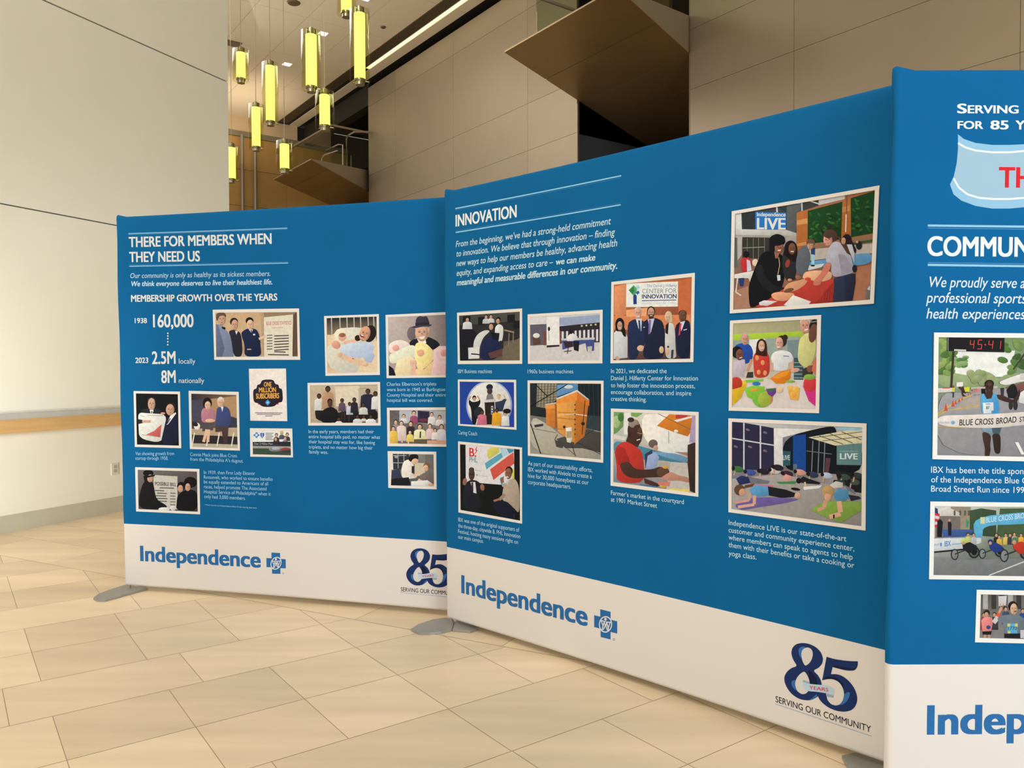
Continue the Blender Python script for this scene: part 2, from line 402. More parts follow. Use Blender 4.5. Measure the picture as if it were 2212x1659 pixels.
bm = bmesh.new(); box_fn(bm, ST, 21.25, 21.6, 6.0, 6.62, CEIL - .02, CEIL - .001)
tag(obj('ceiling_vent', bm, MT['diffuser']), 'small dark rectangular vent in the ceiling against the white wall edge', 'vent')

# ------------------------------------------------------------------ pendant lamps
lamps = [
 ('short glass pendant lamp with yellow core high up beside the white wall edge', -4.26, 12.5, 5.88, 6.41),
 ('longest slim glass pendant lamp, hanging between shorter ones near the white wall', -3.80, 12.5, 5.21, 6.20),
 ('large glass pendant lamp with yellow core hanging in the middle of the group', -2.55, 10.12, 4.90, 5.68),
 ('longest large glass pendant lamp, in front of the slatted diffuser and metal wall corner', -1.93, 10.12, 4.99, 5.95),
 ('highest glass pendant lamp, hung just above the top of the longest large one', -2.20, 10.62, 6.07, 6.85),
 ('short wide glass pendant lamp hanging in front of the glass guarded landing', -2.50, 10.62, 4.56, 5.09),
 ('medium glass pendant lamp hanging below the short one, over the pale fascia', -4.28, 13.28, 5.03, 5.81),
 ('glass pendant lamp half hidden behind the white wall edge', -5.01, 14.17, 4.71, 5.39),
 ('lowest and smallest glass pendant lamp, in front of the point of the brown landing', -3.48, 12.14, 4.37, 4.87)]
for lab, x, y, z0, z1 in lamps:
    sc_ = math.hypot(x, y) / y
    root = thing('pendant_lamp', lab, 'pendant lamp', (x, y, z1), 'hanging glass tube lamps')
    c = (x, y); R = .125
    bm = bmesh.new(); ring_tube(bm, c, R - .008, R, z0 + .04, z1 - .01); obj('glass_tube', bm, MT['tube'], root, True)
    bm = bmesh.new(); tube(bm, (x, y, z0 + .075), (x, y, z1 - .055), .070, 24); obj('glowing_core', bm, MT['glow'], root, True)
    bm = bmesh.new(); tube(bm, (x, y, z1 - .054), (x, y, z1 + .02), .060, 20); tube(bm, (x, y, z1 + .02), (x, y, z1 + .05), .015, 10); obj('top_cap', bm, MT['cap'], root)
    bm = bmesh.new(); tube(bm, (x, y, z0), (x, y, z0 + .05), .058, 20); tube(bm, (x, y, z0 + .05), (x, y, z0 + .074), .072, 20); obj('bottom_cap', bm, MT['cap'], root)
    for zz in (z0 + .058, z1 - .03):
        for a in range(3):
            an = a * 2.094 + .4
            bm = bmesh.new(); tube(bm, (x + .05 * math.cos(an), y + .05 * math.sin(an), zz), (x + .118 * math.cos(an), y + .118 * math.sin(an), zz), .006, 6)
            obj('bracket', bm, MT['cap'], root)
    bm = bmesh.new(); tube(bm, (x, y, z1 + .05), (x, y, CEIL), .006, 6); obj('cable', bm, MT['cable'], root)

# ------------------------------------------------------------------ curved fabric displays
TOP, ZW, ZB, FLARE = 2.30, .4142, .030, .005
class Wall:
    """a curved fabric wall: plan curve y = a + b x + c x^2 between x0 and x1, measured along its arc"""
    def __init__(s, x0, x1, a, b, c, white):
        s.fx = np.linspace(x0, x1, 800); s.fy = a + b * s.fx + c * s.fx ** 2
        s.u = np.concatenate([[0], np.cumsum(np.hypot(np.diff(s.fx), np.diff(s.fy)))]); s.L = s.u[-1]
        s.white = np.array(lin(white))
    def at(s, u, z, n=0.0):
        u = np.asarray(u, float); z = np.asarray(z, float)
        x = np.interp(u, s.u, s.fx); y = np.interp(u, s.u, s.fy)
        dx = np.interp(u + .005, s.u, s.fx) - np.interp(u - .005, s.u, s.fx)
        dy = np.interp(u + .005, s.u, s.fy) - np.interp(u - .005, s.u, s.fy)
        l = np.hypot(dx, dy); nx, ny = dy / l, -dx / l           # towards the viewer's side
        ex = np.where(u > s.L, u - s.L, np.where(u < 0, u, 0))
        x = x + dx / l * ex; y = y + dy / l * ex
        x = x * (1 + FLARE * (z - 1.2))
        return np.stack([x + nx * n, y + ny * n, z + 0 * x], -1)
    def uv(s, px, py):
        """photo point -> (distance along the wall, height)"""
        a, b = px - W / 2, py - H / 2
        x = cr * a - sr * b; y = sr * a + cr * b
        d = np.array([x / F, cp - y / F * sp, -sp - y / F * cp])
        z = 1.2
        for _ in range(6):
            k = 1 + FLARE * (z - 1.2)
            g = s.fx * k * d[1] - s.fy * d[0]
            i = int(np.clip(np.searchsorted(g, 0), 1, len(g) - 1))
            w = -g[i - 1] / (g[i] - g[i - 1])
            u = s.u[i - 1] + (s.u[i] - s.u[i - 1]) * w
            y_ = s.fy[i - 1] + (s.fy[i] - s.fy[i - 1]) * w
            z = EYE + d[2] * y_ / d[1]
        return float(u), float(z)
def quad_fit(p):
    p = np.array(p); c = np.polyfit(p[:, 0], p[:, 1], 2); return c[2], c[1], c[0]
WA = Wall(-2.415, -.19, *quad_fit([(-2.415, 4.838), (-1.716, 4.675), (-1.36, 4.580), (-.367, 4.303)]), (216, 204, 190))
WB = Wall(-.359, 1.29, *quad_fit([(-.359, 4.18), (.296, 3.586), (.574, 3.312), (.717, 3.168), (1.243, 2.633)]), (226, 214, 200))
WC = Wall(1.201, 3.48, 2.482 - .0 , 0.0125 - .0, -.004, (238, 234, 230))

def display(wall, name, label, corner):
    p0 = wall.at(0, 0); root = thing(name, label, 'display wall', tuple(p0), 'blue fabric display walls')
    r = .018
    us = [0, .002, .005, .010, r] + list(np.linspace(r, wall.L - r, 46)[1:-1]) + [wall.L - r, wall.L - .010, wall.L - .005, wall.L - .002, wall.L]
    arc = [math.pi * i / 8 for i in range(9)]
    bm = bmesh.new(); rings = []
    zf = [ZB + r] + [ZW] + list(np.linspace(ZW, TOP - r, 16)[1:])
    for u in us:
        d = min(u, wall.L - u, r); wfac = max(.12, math.sqrt(max(0, r * r - (r - d) ** 2)) / r)
        sec = []                                   # (n, z) loop: front up, over the top, back down, under the bottom
        for z in zf: sec.append((0, z))
        for a in arc[1:-1]: sec.append((-r + r * math.cos(a), TOP - r + r * math.sin(a)))
        for z in [TOP - r, ZW, ZB + r]: sec.append((-2 * r, z))
        for a in arc[1:-1]: sec.append((-r - r * math.cos(a), ZB + r - r * math.sin(a)))
        pts = []
        for n, z in sec:
            bumpz = 0
            if corner and u < .05 and z > TOP - .06:      # the cloth bunches over the frame corner
                bumpz = .014 * math.exp(-((u - .012) / .014) ** 2) * (z - (TOP - .06)) / .06
            wv = 0
            if u < .035 and 0.5 < z < TOP - .05: wv = .0035 * math.sin(z * 9.0 + wall.L * 3) * (1 - u / .035)
            pts.append(wall.at(u + wv, z + bumpz, -r + (n + r) * wfac))
        rings.append([bm.verts.new(tuple(p)) for p in pts])
    m = len(rings[0]); nf = len(zf)
    for a, b in zip(rings, rings[1:]):
        for i in range(m):
            j = (i + 1) % m
            f = bm.faces.new((a[i], b[i], b[j], a[j]))
            zc = (a[i].co.z + a[j].co.z) / 2
            f.material_index = 1 if zc < ZW - 1e-4 else 0
    for rg in (rings[0], rings[-1]):
        # end caps split at the colour change
        back = nf + len(arc) - 2 + 1                 # index of the back point at ZW
        up_ = rg[1:back + 1]; dn = rg[back:] + rg[:2]
        f = bm.faces.new(up_); f.material_index = 0
        f = bm.faces.new(dn); f.material_index = 1
    bmesh.ops.recalc_face_normals(bm, faces=bm.faces)
    obj('fabric_cover', bm, [MT['fabric_blue'], MT['fabric_white']], root, True)
    # the tube frame inside shows only as its two short feet stubs
    for u in (.022, wall.L - .022):
        bm = bmesh.new(); p = wall.at(u, 0, -r)
        tube(bm, (p[0], p[1], .008), (p[0], p[1], ZB + r), .009, 12); obj('frame_post', bm, MT['rail'], root)
    return root

def foot(root, wall, u, long_front, side, wide):
    """pointed grey floor plate clamped under a frame post: one wing forward, one along the wall"""
    def loc(a, b): # a along the wall, b toward the viewer's side
        p = wall.at(u, 0, 0); q = wall.at(u + .01, 0, 0); t = Vector(q - p).normalized(); n = Vector((t.y, -t.x, 0))
        return Vector((p[0], p[1], 0)) + t * a + n * b
    for nm, ring in (('foot_plate', long_front), ('foot_wing', side)):
        if not ring: continue
        bm = bmesh.new()
        prism(bm, [loc(a, b) + Vector((0, 0, .001)) for a, b in ring], [loc(a, b) + Vector((0, 0, .012 if nm == 'foot_plate' else .014)) for a, b in ring])
        obj(nm, bm, MT['foot'], root)

DA = display(WA, 'display_wall', 'blue curved fabric display wall reading There for members when they need us', True)
DB = display(WB, 'display_wall', 'blue curved fabric display wall headed Innovation between the other two displays', True)
DC_ = display(WC, 'display_wall', 'brighter blue fabric display wall headed Community with a pale ribbon emblem on top', True)
def plan(wall, u0, pts):
    """plan points -> (along, forward) about the post at u0"""
    p = wall.at(u0, 0, 0); q = wall.at(u0 + .01, 0, 0); t = Vector(q - p).normalized(); n = Vector((t.y, -t.x, 0))
    return [((Vector((x, y, 0)) - Vector((p[0], p[1], 0))).dot(t), (Vector((x, y, 0)) - Vector((p[0], p[1], 0))).dot(n)) for x, y in pts]
foot(DA, WA, .02, plan(WA, .02, [(-2.485, 4.639), (-2.50, 4.72), (-2.475, 4.83), (-2.43, 4.93), (-2.38, 4.93), (-2.32, 4.80), (-2.345, 4.68), (-2.395, 4.60), (-2.44, 4.60)]),
     plan(WA, .02, [(-2.345, 4.69), (-2.259, 4.845), (-2.30, 4.90), (-2.37, 4.87)]), 0)
foot(DB, WB, .02, plan(WB, .02, [(-.528, 4.064), (-.50, 4.14), (-.43, 4.22), (-.36, 4.25), (-.315, 4.20), (-.316, 4.06), (-.37, 4.02), (-.425, 4.006), (-.484, 4.007)]),
     plan(WB, .02, [(-.312, 4.055), (-.219, 4.031), (-.180, 4.072), (-.20, 4.13), (-.30, 4.20)]), 0)
foot(DB, WB, WB.L - .05, plan(WB, WB.L - .05, [(1.143, 2.713), (1.199, 2.735), (1.30, 2.66), (1.29, 2.58), (1.19, 2.545), (1.13, 2.62)]), None, 0)

# ------------------------------------------------------------------ printing on the fabric
_glyphs = {}
def glyph_mesh(s, bold):
    """triangles of a line of lettering at unit size: (points, triangles, width, cap height)"""
    key = (s, bold)
    if key in _glyphs: return _glyphs[key]
    cu = bpy.data.curves.new('line', 'FONT'); cu.body = s; cu.resolution_u = 7 if len(s) < 26 else 3
    o = bpy.data.objects.new('line', cu); COL.objects.link(o); bpy.context.view_layer.update()
    me = bpy.data.meshes.new_from_object(o.evaluated_get(bpy.context.evaluated_depsgraph_get()))
    P = np.array([v.co[:2] for v in me.vertices]) if len(me.vertices) else np.zeros((0, 2))
    me.calc_loop_triangles(); T = [tuple(t.vertices) for t in me.loop_triangles]
    bpy.data.objects.remove(o); bpy.data.curves.remove(cu); bpy.data.meshes.remove(me)
    if bold and len(P):
        n = len(P); w = bold * .028
        v = w * .45; sh = [(-w, -v), (w, -v), (-w, v), (w, v), (0, 0)]; P0, T0 = P, T
        P = np.concatenate([P0 + np.array(d) for d in sh]); T = [tuple(i + n * k for i in t) for k in range(len(sh)) for t in T0]
    x0 = P[:, 0].min() if len(P) else 0; P = P - (x0, 0) if len(P) else P
    r = (P, T, P[:, 0].max() if len(P) else 0); _glyphs[key] = r; return r
CAP = glyph_mesh('H', 0)[0][:, 1].max()

class Print:
    """one printed piece on a wall: shapes given in the coordinates of a close-up (origin, scale) of the photo"""
    def __init__(s, wall, crop, ref=None, du=0.0, base=.0005):
        s.w, s.c, s.ref, s.du = wall, crop, ref or wall, du
        s.V, s.T, s.C, s.A = [], [], [], []; s.n = base; s.mask = 0.0; s.soft = False; s.frame = None
    def uv(s, p):
        u, z = s.ref.uv(s.c[0] + p[0] / s.c[2], s.c[1] + p[1] / s.c[2]); return (u + s.du, z)
    def col(s, c):
        a = np.array(lin(c)) / s.w.white * .755
        return tuple(np.clip(a, .004, .90))
    def _add(s, uvs, tris, cols):
        st = [(uvs[a], uvs[b], uvs[c], cols[a], cols[b], cols[c]) for a, b, c in tris]
        s.n += .000016
        while st:
            a, b, c, ca, cb, cc = st.pop()
            us = (a[0], b[0], c[0])
            if max(us) - min(us) > .036:
                e = [(abs(a[0] - b[0]), 0), (abs(b[0] - c[0]), 1), (abs(c[0] - a[0]), 2)]; k = max(e)[1]
                if k == 1: a, b, c, ca, cb, cc = b, c, a, cb, cc, ca
                elif k == 2: a, b, c, ca, cb, cc = c, a, b, cc, ca, cb
                m = ((a[0] + b[0]) / 2, (a[1] + b[1]) / 2); cm = tuple((x + y) / 2 for x, y in zip(ca, cb))
                st += [(a, m, c, ca, cm, cc), (m, b, c, cm, cb, cc)]; continue
            i = len(s.V); s.A += [s.mask] * 3; s.V += [(*a, s.n), (*b, s.n), (*c, s.n)]; s.T.append((i, i + 1, i + 2)); s.C += [ca, cb, cc]
    def poly(s, col, *pts, cols=None):
        if (s.mask or s.soft) and len(pts) >= 7:                       # soft outlines for figures and cloth
            for _ in range(2):
                pts = [q for a, b in zip(pts, pts[1:] + pts[:1]) for q in ((a[0] * .78 + b[0] * .22, a[1] * .78 + b[1] * .22), (a[0] * .22 + b[0] * .78, a[1] * .22 + b[1] * .78))]
        if s.mask and len(pts) >= 5 and not cols:          # printed tones run from light to dark across a shape
            x0 = min(p[0] for p in pts); y0 = min(p[1] for p in pts); x1 = max(p[0] for p in pts); y1 = max(p[1] for p in pts)
            cols = [tuple(min(255, v * (1.09 - .11 * (x - x0) / (x1 - x0 + 1) - .12 * (y - y0) / (y1 - y0 + 1))) for v in col) for x, y in pts]
        uv = [s.uv(p) for p in pts]
        tr = tessellate_polygon([[Vector((u, z, 0)) for u, z in uv]])
        s._add(uv, tr, [s.col(c) for c in cols] if cols else [s.col(col)] * len(uv)); return s
    def ell(s, col, cx, cy, rx, ry, rot=0, n=20):
        a = math.radians(rot)
        s._ell(col, cx, cy, rx, ry, a, n)
        if s.mask and n in (20, 14) and col in FACES and rx >= 12 and ry >= 1.12 * rx:    # a printed face: cheek shade, brows, eyes, nose, mouth
            dk = tuple(int(c * .80) for c in col); ln = tuple(int(c * .46) for c in col); lp = (int(col[0] * .82), int(col[1] * .58), int(col[2] * .58))
            q = lambda x, y: (cx + x * rx * math.cos(a) - y * ry * math.sin(a), cy + x * rx * math.sin(a) + y * ry * math.cos(a))
            s.poly(dk, q(.45, -.75), q(.80, -.5), q(.97, .0), q(.80, .5), q(.35, .9), q(.62, .45), q(.70, .0), q(.62, -.45))
            for e in (-.36, .36):
                s._ell(dk, *q(e, -.10), rx * .24, ry * .10, a, 8); s._ell(ln, *q(e, -.08), rx * .13, ry * .055, a, 8)
                s.poly(ln, q(e - .2, -.26), q(e, -.29), q(e + .2, -.26), q(e, -.24))
            s.poly(dk, q(-.02, -.05), q(.10, -.05), q(.16, .24), q(-.14, .24)); s.poly(lp, q(-.34, .42), q(0, .50), q(.34, .42), q(.16, .57), q(-.16, .57))
            s.poly(dk, q(-.4, .82), q(.4, .82), q(.25, .97), q(-.25, .97))
        return s
    def _ell(s, col, cx, cy, rx, ry, a, n):
        return s.poly(col, *[(cx + rx * math.cos(t) * math.cos(a) - ry * math.sin(t) * math.sin(a), cy + rx * math.cos(t) * math.sin(a) + ry * math.sin(t) * math.cos(a)) for t in [2 * math.pi * i / n for i in range(n)]])
    def rect(s, col, x0, y0, x1, y1): return s.poly(col, (x0, y0), (x1, y0), (x1, y1), (x0, y1))
    def line(s, col, w, *pts):
        for (x0, y0), (x1, y1) in zip(pts, pts[1:]):
            l = math.hypot(x1 - x0, y1 - y0) or 1; nx, ny = -(y1 - y0) / l * w / 2, (x1 - x0) / l * w / 2
            s.poly(col, (x0 + nx, y0 + ny), (x1 + nx, y1 + ny), (x1 - nx, y1 - ny), (x0 - nx, y0 - ny))
        return s
    def text(s, col, string, p0, p1, cap, bold=0, ital=0, fit=None):
        u0, z0 = s.uv(p0); u1, z1 = s.uv(p1); h = s.uv((p0[0], p0[1] - cap))[1] - z0
        P, T, w = glyph_mesh(string, bold)
        if fit: w = glyph_mesh(fit, bold)[2]
        k = (u1 - u0) / w; sz = h / CAP; sl = (z1 - z0) / w
        uv = [(u0 + x * k + y * sz * .18 * ital, z0 + y * sz + x * sl) for x, y in P]
        m = s.mask; s.mask = 0.0; n = len(glyph_mesh(string, 0)[0]); t = len(glyph_mesh(string, 0)[1])
        for k in range(0, len(T), t or 1):
            s._add(uv, T[k:k + t], [s.col(col)] * len(uv)); s.n -= .000010
        s.mask = m; return s
    def build(s, name, parent, label=None):
        if s.frame:                                        # the white margin of the print, laid over its picture
            s.mask = 0.0; o_, i_ = s.frame
            for k in range(4): s.poly((228, 216, 202) if s.w is WB else (218, 206, 192) if s.w is WA else (242, 240, 236), o_[k], o_[(k + 1) % 4], i_[(k + 1) % 4], i_[k])
        V = np.array(s.V); co = s.w.at(V[:, 0], V[:, 1], V[:, 2])
        me = bpy.data.meshes.new(name); me.from_pydata(co.tolist(), [], s.T)
        ca = me.color_attributes.new('Col', 'FLOAT_COLOR', 'POINT')
        ca.data.foreach_set('color', np.concatenate([np.array(s.C), np.array(s.A)[:, None]], 1).ravel())
        # face the printing outward
        bm = bmesh.new(); bm.from_mesh(me); nrm = s.w.at(1.0, 1, 1) - s.w.at(1.0, 1, 0)
        fl = [f for f in bm.faces if f.normal.dot(Vector(nrm)) < 0]
        bmesh.ops.reverse_faces(bm, faces=fl); bm.to_mesh(me); bm.free()
        me.materials.append(MT['ink'])
        o = bpy.data.objects.new(name, me); COL.objects.link(o); o.parent = parent
        o.matrix_parent_inverse = Matrix.Translation(parent.location).inverted()
        if label: o['label'] = label
        return o
S1, S2, SD = (196, 150, 122), (214, 172, 140), (84, 58, 44)      # printed skin tones
FACES = {S1, S2, SD, (150, 96, 74), (120, 76, 58), (214, 150, 130), (206, 148, 116), (206, 158, 130), (84, 60, 50), (140, 94, 74), (110, 74, 58), (206, 150, 128), (120, 78, 60), (214, 164, 140), (206, 150, 130), (214, 160, 138), (66, 46, 42)}
def photo(wall, crop, outer, inner, bgc, cols=None):
    p = Print(wall, crop)
    p.poly((228, 216, 202) if wall is WB else (218, 206, 192) if wall is WA else (242, 240, 236), *outer)
    p.mask = 1.0; p.frame = (outer, inner)
    p.poly(bgc, *inner, cols=cols)
    return p
def person(p, x, y, r, skin, hair, shirt, w, h, tilt=0):
    """small printed figure: head at (x, y), shoulders w wide, torso h long"""
    p.poly(shirt, (x - w * .22, y + r * .9), (x + w * .22, y + r * .9), (x + w * .45, y + r * 1.5), (x + w * .52, y + h), (x - w * .52, y + h), (x - w * .45, y + r * 1.5))
    p.ell(hair, x + tilt * r * .2, y - r * .12, r * .88, r * 1.02, n=14)
    p.ell(skin, x - tilt * r * .12, y + r * .14, r * .68, r * .86, n=14)
    return p

# ---- first display: lettering
A1, A2, A3 = (240, 460, 5.267), (270, 660, 3.53), (640, 660, 3.95)
INK = (208, 203, 192); LT = (165, 190, 205)
def lines(wall, crop, rows, name, parent, label, col, cap, bold=0, ital=0):
    p = Print(wall, crop)
    for r in rows:
        s, x0, y0, x1, y1 = r[:5]; o = r[5] if len(r) > 5 else {}
        p.text(o.get('col', col), s, (x0, y0), (x1, y1), o.get('cap', cap), o.get('bold', bold), o.get('ital', ital), o.get('fit'))
    return p.build(name, parent, label)
RULE = (118, 165, 192)
p = Print(WA, A1); p.line(RULE, 13, (197, 236), (2005, 173)).line((70, 125, 160), 5, (197, 249), (2005, 186)).line((70, 125, 160), 5, (208, 593), (2015, 556)).line(RULE, 13, (208, 607), (2015, 570))
p.build('heading_rules', DA, 'pale blue double rules')
lines(WA, A1, [('THERE FOR MEMBERS WHEN', 203, 388, 1828, 350), ('THEY NEED US', 208, 558, 1012, 548)], 'heading_text', DA, 'white bold heading', INK, 112, 1)
lines(WA, A1, [('Our community is only as healthy as its sickest members.', 215, 742, 1812, 717),
               ('We think everyone deserves to live their healthiest life.', 222, 834, 1835, 812, dict(bold=.9))], 'intro_text', DA, 'pale italic lines', (178, 196, 205), 56, 0, 1)
lines(WA, A1, [('MEMBERSHIP GROWTH OVER THE YEARS', 228, 1010, 1892, 995)], 'subheading_text', DA, None, INK, 74, 1)
p = Print(WA, A2)
for s, x0, y0, x1, y1, cap, b in (('1938', 75, 134, 168, 134, 38, .7), ('160,000', 215, 165, 524, 163, 95, .8), ('2023', 80, 438, 178, 437, 40, .7), ('2.5M', 207, 445, 387, 443, 93, .8),
                                 ('locally', 412, 443, 537, 443, 38, 0), ('8M', 278, 590, 388, 588, 93, .8), ('nationally', 412, 590, 605, 591, 38, 0)):
    p.text(INK, s, (x0, y0), (x1, y1), cap, b)
for y in (212, 232, 253, 276, 299): p.ell(INK, 327, y, 6, 6, n=10)
p.build('growth_figures', DA, 'large white membership numbers')
CP = (150, 185, 208)
lines(WA, A2, [('Van showing growth from', 80, 1141, 375, 1141), ('startup through 1958.', 80, 1176, 330, 1177),
               ('Connie Mack joins Blue Cross', 497, 1147, 855, 1158), ('from the Philadelphia A’s dugout.', 498, 1183, 903, 1198),
               ('In 1939, then First Lady Eleanor', 602, 1284, 993, 1292), ('Roosevelt, who worked to ensure benefits', 602, 1320, 1127, 1337),
               ('be equally extended to Americans of all', 602, 1356, 1092, 1372), ('races, helped promote The Associated', 603, 1393, 1080, 1410),
               ('Hospital Service of Philadelphia* when it', 603, 1431, 1112, 1450), ('only had 3,000 members.', 605, 1468, 920, 1482),
               ('* Now known as Independence Blue Cross during that time', 607, 1524, 1005, 1549, dict(cap=11))], 'caption_text', DA, 'small pale captions', CP, 26)
lines(WA, A3, [('In the early years, members had their', 105, 1089, 663, 1090), ('entire hospital bills paid, no matter what', 106, 1132, 716, 1138),
               ('their hospital stay was for, like having', 107, 1175, 672, 1184), ('triplets, and no matter how big their', 107, 1220, 652, 1229), ('family was.', 108, 1262, 272, 1266),
               ('Charles Elbertson’s triplets', 772, 685, 1195, 682), ('were born in 1945 at Burlington', 773, 731, 1270, 730), ('County Hospital and their entire', 774, 777, 1278, 776), ('hospital bill was covered.', 775, 822, 1165, 822)],
      'caption_text', DA, 'small pale captions', (165, 195, 213), 29)

# ---- first display: photographs
p = photo(WA, A2, [(670, 32), (1328, 22), (1337, 414), (682, 414)], [(690, 54), (1312, 50), (1318, 388), (697, 392)], None, [(196, 160, 120), (180, 145, 105), (140, 110, 85), (205, 175, 140)])
p.poly((140, 115, 85), (1038, 55), (1312, 50), (1318, 388), (1058, 390)).poly((92, 70, 55), (1284, 68), (1312, 50), (1318, 388), (1276, 388)).poly((172, 145, 112), (1035, 55), (1060, 55), (1066, 390), (1050, 390))
p.poly((214, 200, 175), (1060, 90), (1282, 68), (1277, 388), (1063, 390))
p.text((180, 82, 82), 'BLUE CROSS STATISTICS', (1078, 150), (1270, 144), 26, .5).text((180, 100, 95), 'subscribers', (1120, 175), (1205, 172), 12)
for i in range(6): p.line((120, 108, 100), 9, (1082, 228 + i * 21), (1125, 226 + i * 21)).line((80, 75, 78), 9, (1138, 232 + i * 22), (1250, 228 + i * 21))
for i, (a, b) in enumerate(((1140, 1225), (1090, 1250))): p.line((80, 75, 78), 9, (a, 352 + i * 22), (b, 355 + i * 22))
p.poly((120, 128, 150), (694, 140), (735, 150), (780, 195), (812, 255), (830, 391), (697, 392)).poly((96, 102, 125), (694, 140), (712, 146), (760, 330), (740, 392), (697, 392))
p.ell((98, 72, 58), 736, 80, 36, 30).ell(S1, 738, 105, 33, 48).poly((98, 72, 58), (695, 62), (735, 52), (768, 66), (772, 90), (748, 74), (718, 84), (706, 120), (696, 110)).poly((40, 30, 34), (738, 158), (768, 168), (765, 186), (742, 176))
p.poly((40, 36, 48), (788, 196), (828, 182), (872, 198), (890, 232), (900, 391), (828, 391), (812, 255)).ell((48, 34, 30), 832, 124, 31, 31).ell(S1, 838, 148, 26, 40).poly((215, 205, 190), (840, 192), (862, 196), (850, 222))
p.poly((190, 150, 110), (885, 200), (896, 220), (912, 310), (905, 380), (890, 250))
p.poly((28, 36, 62), (888, 202), (938, 172), (1000, 178), (1022, 212), (1032, 262), (1034, 300), (1042, 391), (910, 391), (914, 300), (890, 236)).ell((26, 22, 22), 951, 118, 30, 29).ell(S2, 955, 146, 27, 38).poly((222, 212, 198), (945, 182), (978, 182), (965, 208)).poly((28, 30, 50), (958, 188), (970, 186), (966, 212))
p.line((28, 36, 62), 24, (930, 275), (1025, 258)).line(S2, 18, (1022, 255), (1072, 234)).ell((215, 210, 205), 986, 222, 9, 7).line((180, 160, 120), 9, (932, 334), (964, 334))
p.build('printed_photo', DA, 'three men in suits beside a statistics board')

p = photo(WA, A2, [(66, 652), (420, 656), (430, 1088), (76, 1078)], [(84, 670), (404, 676), (412, 1068), (92, 1060)], (20, 22, 24))
p.poly((36, 38, 44), (120, 800), (175, 782), (235, 782), (275, 800), (300, 840), (300, 880), (110, 880)).ell((70, 62, 58), 203, 730, 30, 30).ell(S1, 203, 752, 28, 46).poly((222, 216, 205), (188, 795), (218, 795), (212, 825), (198, 825)).poly((60, 40, 40), (200, 805), (210, 805), (208, 825), (202, 825))
p.poly((216, 210, 196), (100, 815), (180, 822), (320, 830), (300, 935), (282, 1050), (108, 1015), (104, 910)).line((150, 148, 145), 5, (170, 836), (290, 840)).line((160, 155, 150), 4, (118, 838), (150, 850))
p.poly((196, 92, 86), (160, 985), (225, 955), (262, 920), (280, 908), (270, 1002)).line((150, 80, 78), 3, (130, 985), (270, 1003))
p.poly((40, 40, 46), (95, 865), (135, 872), (140, 895), (100, 905)).line(S1, 20, (132, 884), (198, 884))
p.poly((28, 32, 52), (345, 830), (392, 815), (408, 860), (412, 1068), (270, 1062), (300, 930), (312, 870)).ell((40, 32, 30), 352, 770, 37, 30).ell(S1, 345, 795, 32, 44).poly((225, 218, 208), (345, 842), (385, 815), (392, 822), (330, 905), (318, 910)).poly((60, 62, 70), (340, 862), (352, 858), (325, 905), (318, 905)).ell(S1, 290, 822, 18, 8)
p.build('printed_photo', DA, 'two men in dark suits holding a growth chart')

p = photo(WA, A2, [(486, 650), (868, 658), (877, 1106), (496, 1094)], [(506, 672), (850, 682), (860, 1088), (512, 1078)], None, [(40, 38, 46), (120, 92, 70), (60, 52, 60), (70, 66, 80)])
p.poly((168, 130, 92), (650, 712), (850, 690), (854, 860), (640, 860)).poly((70, 66, 80), (510, 720), (640, 716), (640, 880), (512, 880)).poly((56, 54, 66), (760, 830), (855, 860), (857, 940), (790, 940))
p.poly((176, 150, 120), (510, 940), (857, 930), (858, 1000), (512, 985)).poly((45, 40, 42), (512, 985), (858, 1000), (859, 1060), (512, 1050)).poly((175, 160, 140), (512, 1050), (859, 1060), (860, 1088), (512, 1078))
for x in (530, 640, 720, 830): p.line((215, 205, 188), 9, (x, 970), (x - 18, 1072))
p.poly((176, 118, 128), (585, 790), (630, 772), (680, 785), (694, 850), (692, 890), (590, 896), (580, 850)).ell((34, 26, 26), 628, 745, 36, 44).ell(S2, 632, 762, 23, 32).poly((80, 72, 72), (592, 892), (680, 892), (672, 950), (590, 960)).line(S2, 22, (625, 945), (600, 1040)).line(S2, 22, (640, 945), (632, 1040)).ell(S2, 650, 878, 38, 14)
p.poly((62, 70, 110), (700, 780), (740, 760), (795, 780), (812, 860), (800, 920), (740, 940), (690, 930), (695, 850)).ell((200, 190, 180), 730, 728, 26, 32).ell(S2, 728, 742, 23, 34).poly((225, 218, 208), (732, 772), (752, 768), (744, 810)).poly((74, 56, 54), (690, 915), (790, 925), (782, 1050), (752, 1050), (740, 960), (690, 965)).ell((225, 215, 200), 550, 920, 24, 26).ell((40, 36, 36), 535, 905, 24, 16, 20)
p.build('printed_photo', DA, 'woman in pink and man in blue seated on a bench')

p = photo(WA, A2, [(945, 482), (1228, 480), (1238, 882), (956, 878)], [(950, 488), (1224, 486), (1232, 876), (960, 872)], (228, 212, 200))
p.poly((196, 70, 62), (1010, 610), (1170, 606), (1172, 755), (1014, 756))
def plaque(c, g):
    p.poly(c, (1045 - g, 565 - g), (1132 + g, 563 - g), (1146 + g, 600 - g), (1172 + g, 602 - g), (1176 + g, 632 - g), (1200 + g, 634 - g), (1206 + g, 735 + g), (1168 + g, 740 + g), (1138 + g, 772 + g), (1048 - g, 774 + g), (1018 - g, 745 + g), (980 - g, 738 + g), (976 - g, 640 - g), (1004 - g, 634 - g), (1008 - g, 604 - g), (1032 - g, 600 - g))
plaque((40, 34, 44), 0); OR = (240, 165, 70)
p.text(OR, 'ONE', (1060, 618), (1118, 617), 34, .8).text(OR, 'MILLION', (1022, 662), (1152, 660), 36, .8).text(OR, 'SUBSCRIBERS', (1000, 710), (1176, 706), 38, .9)
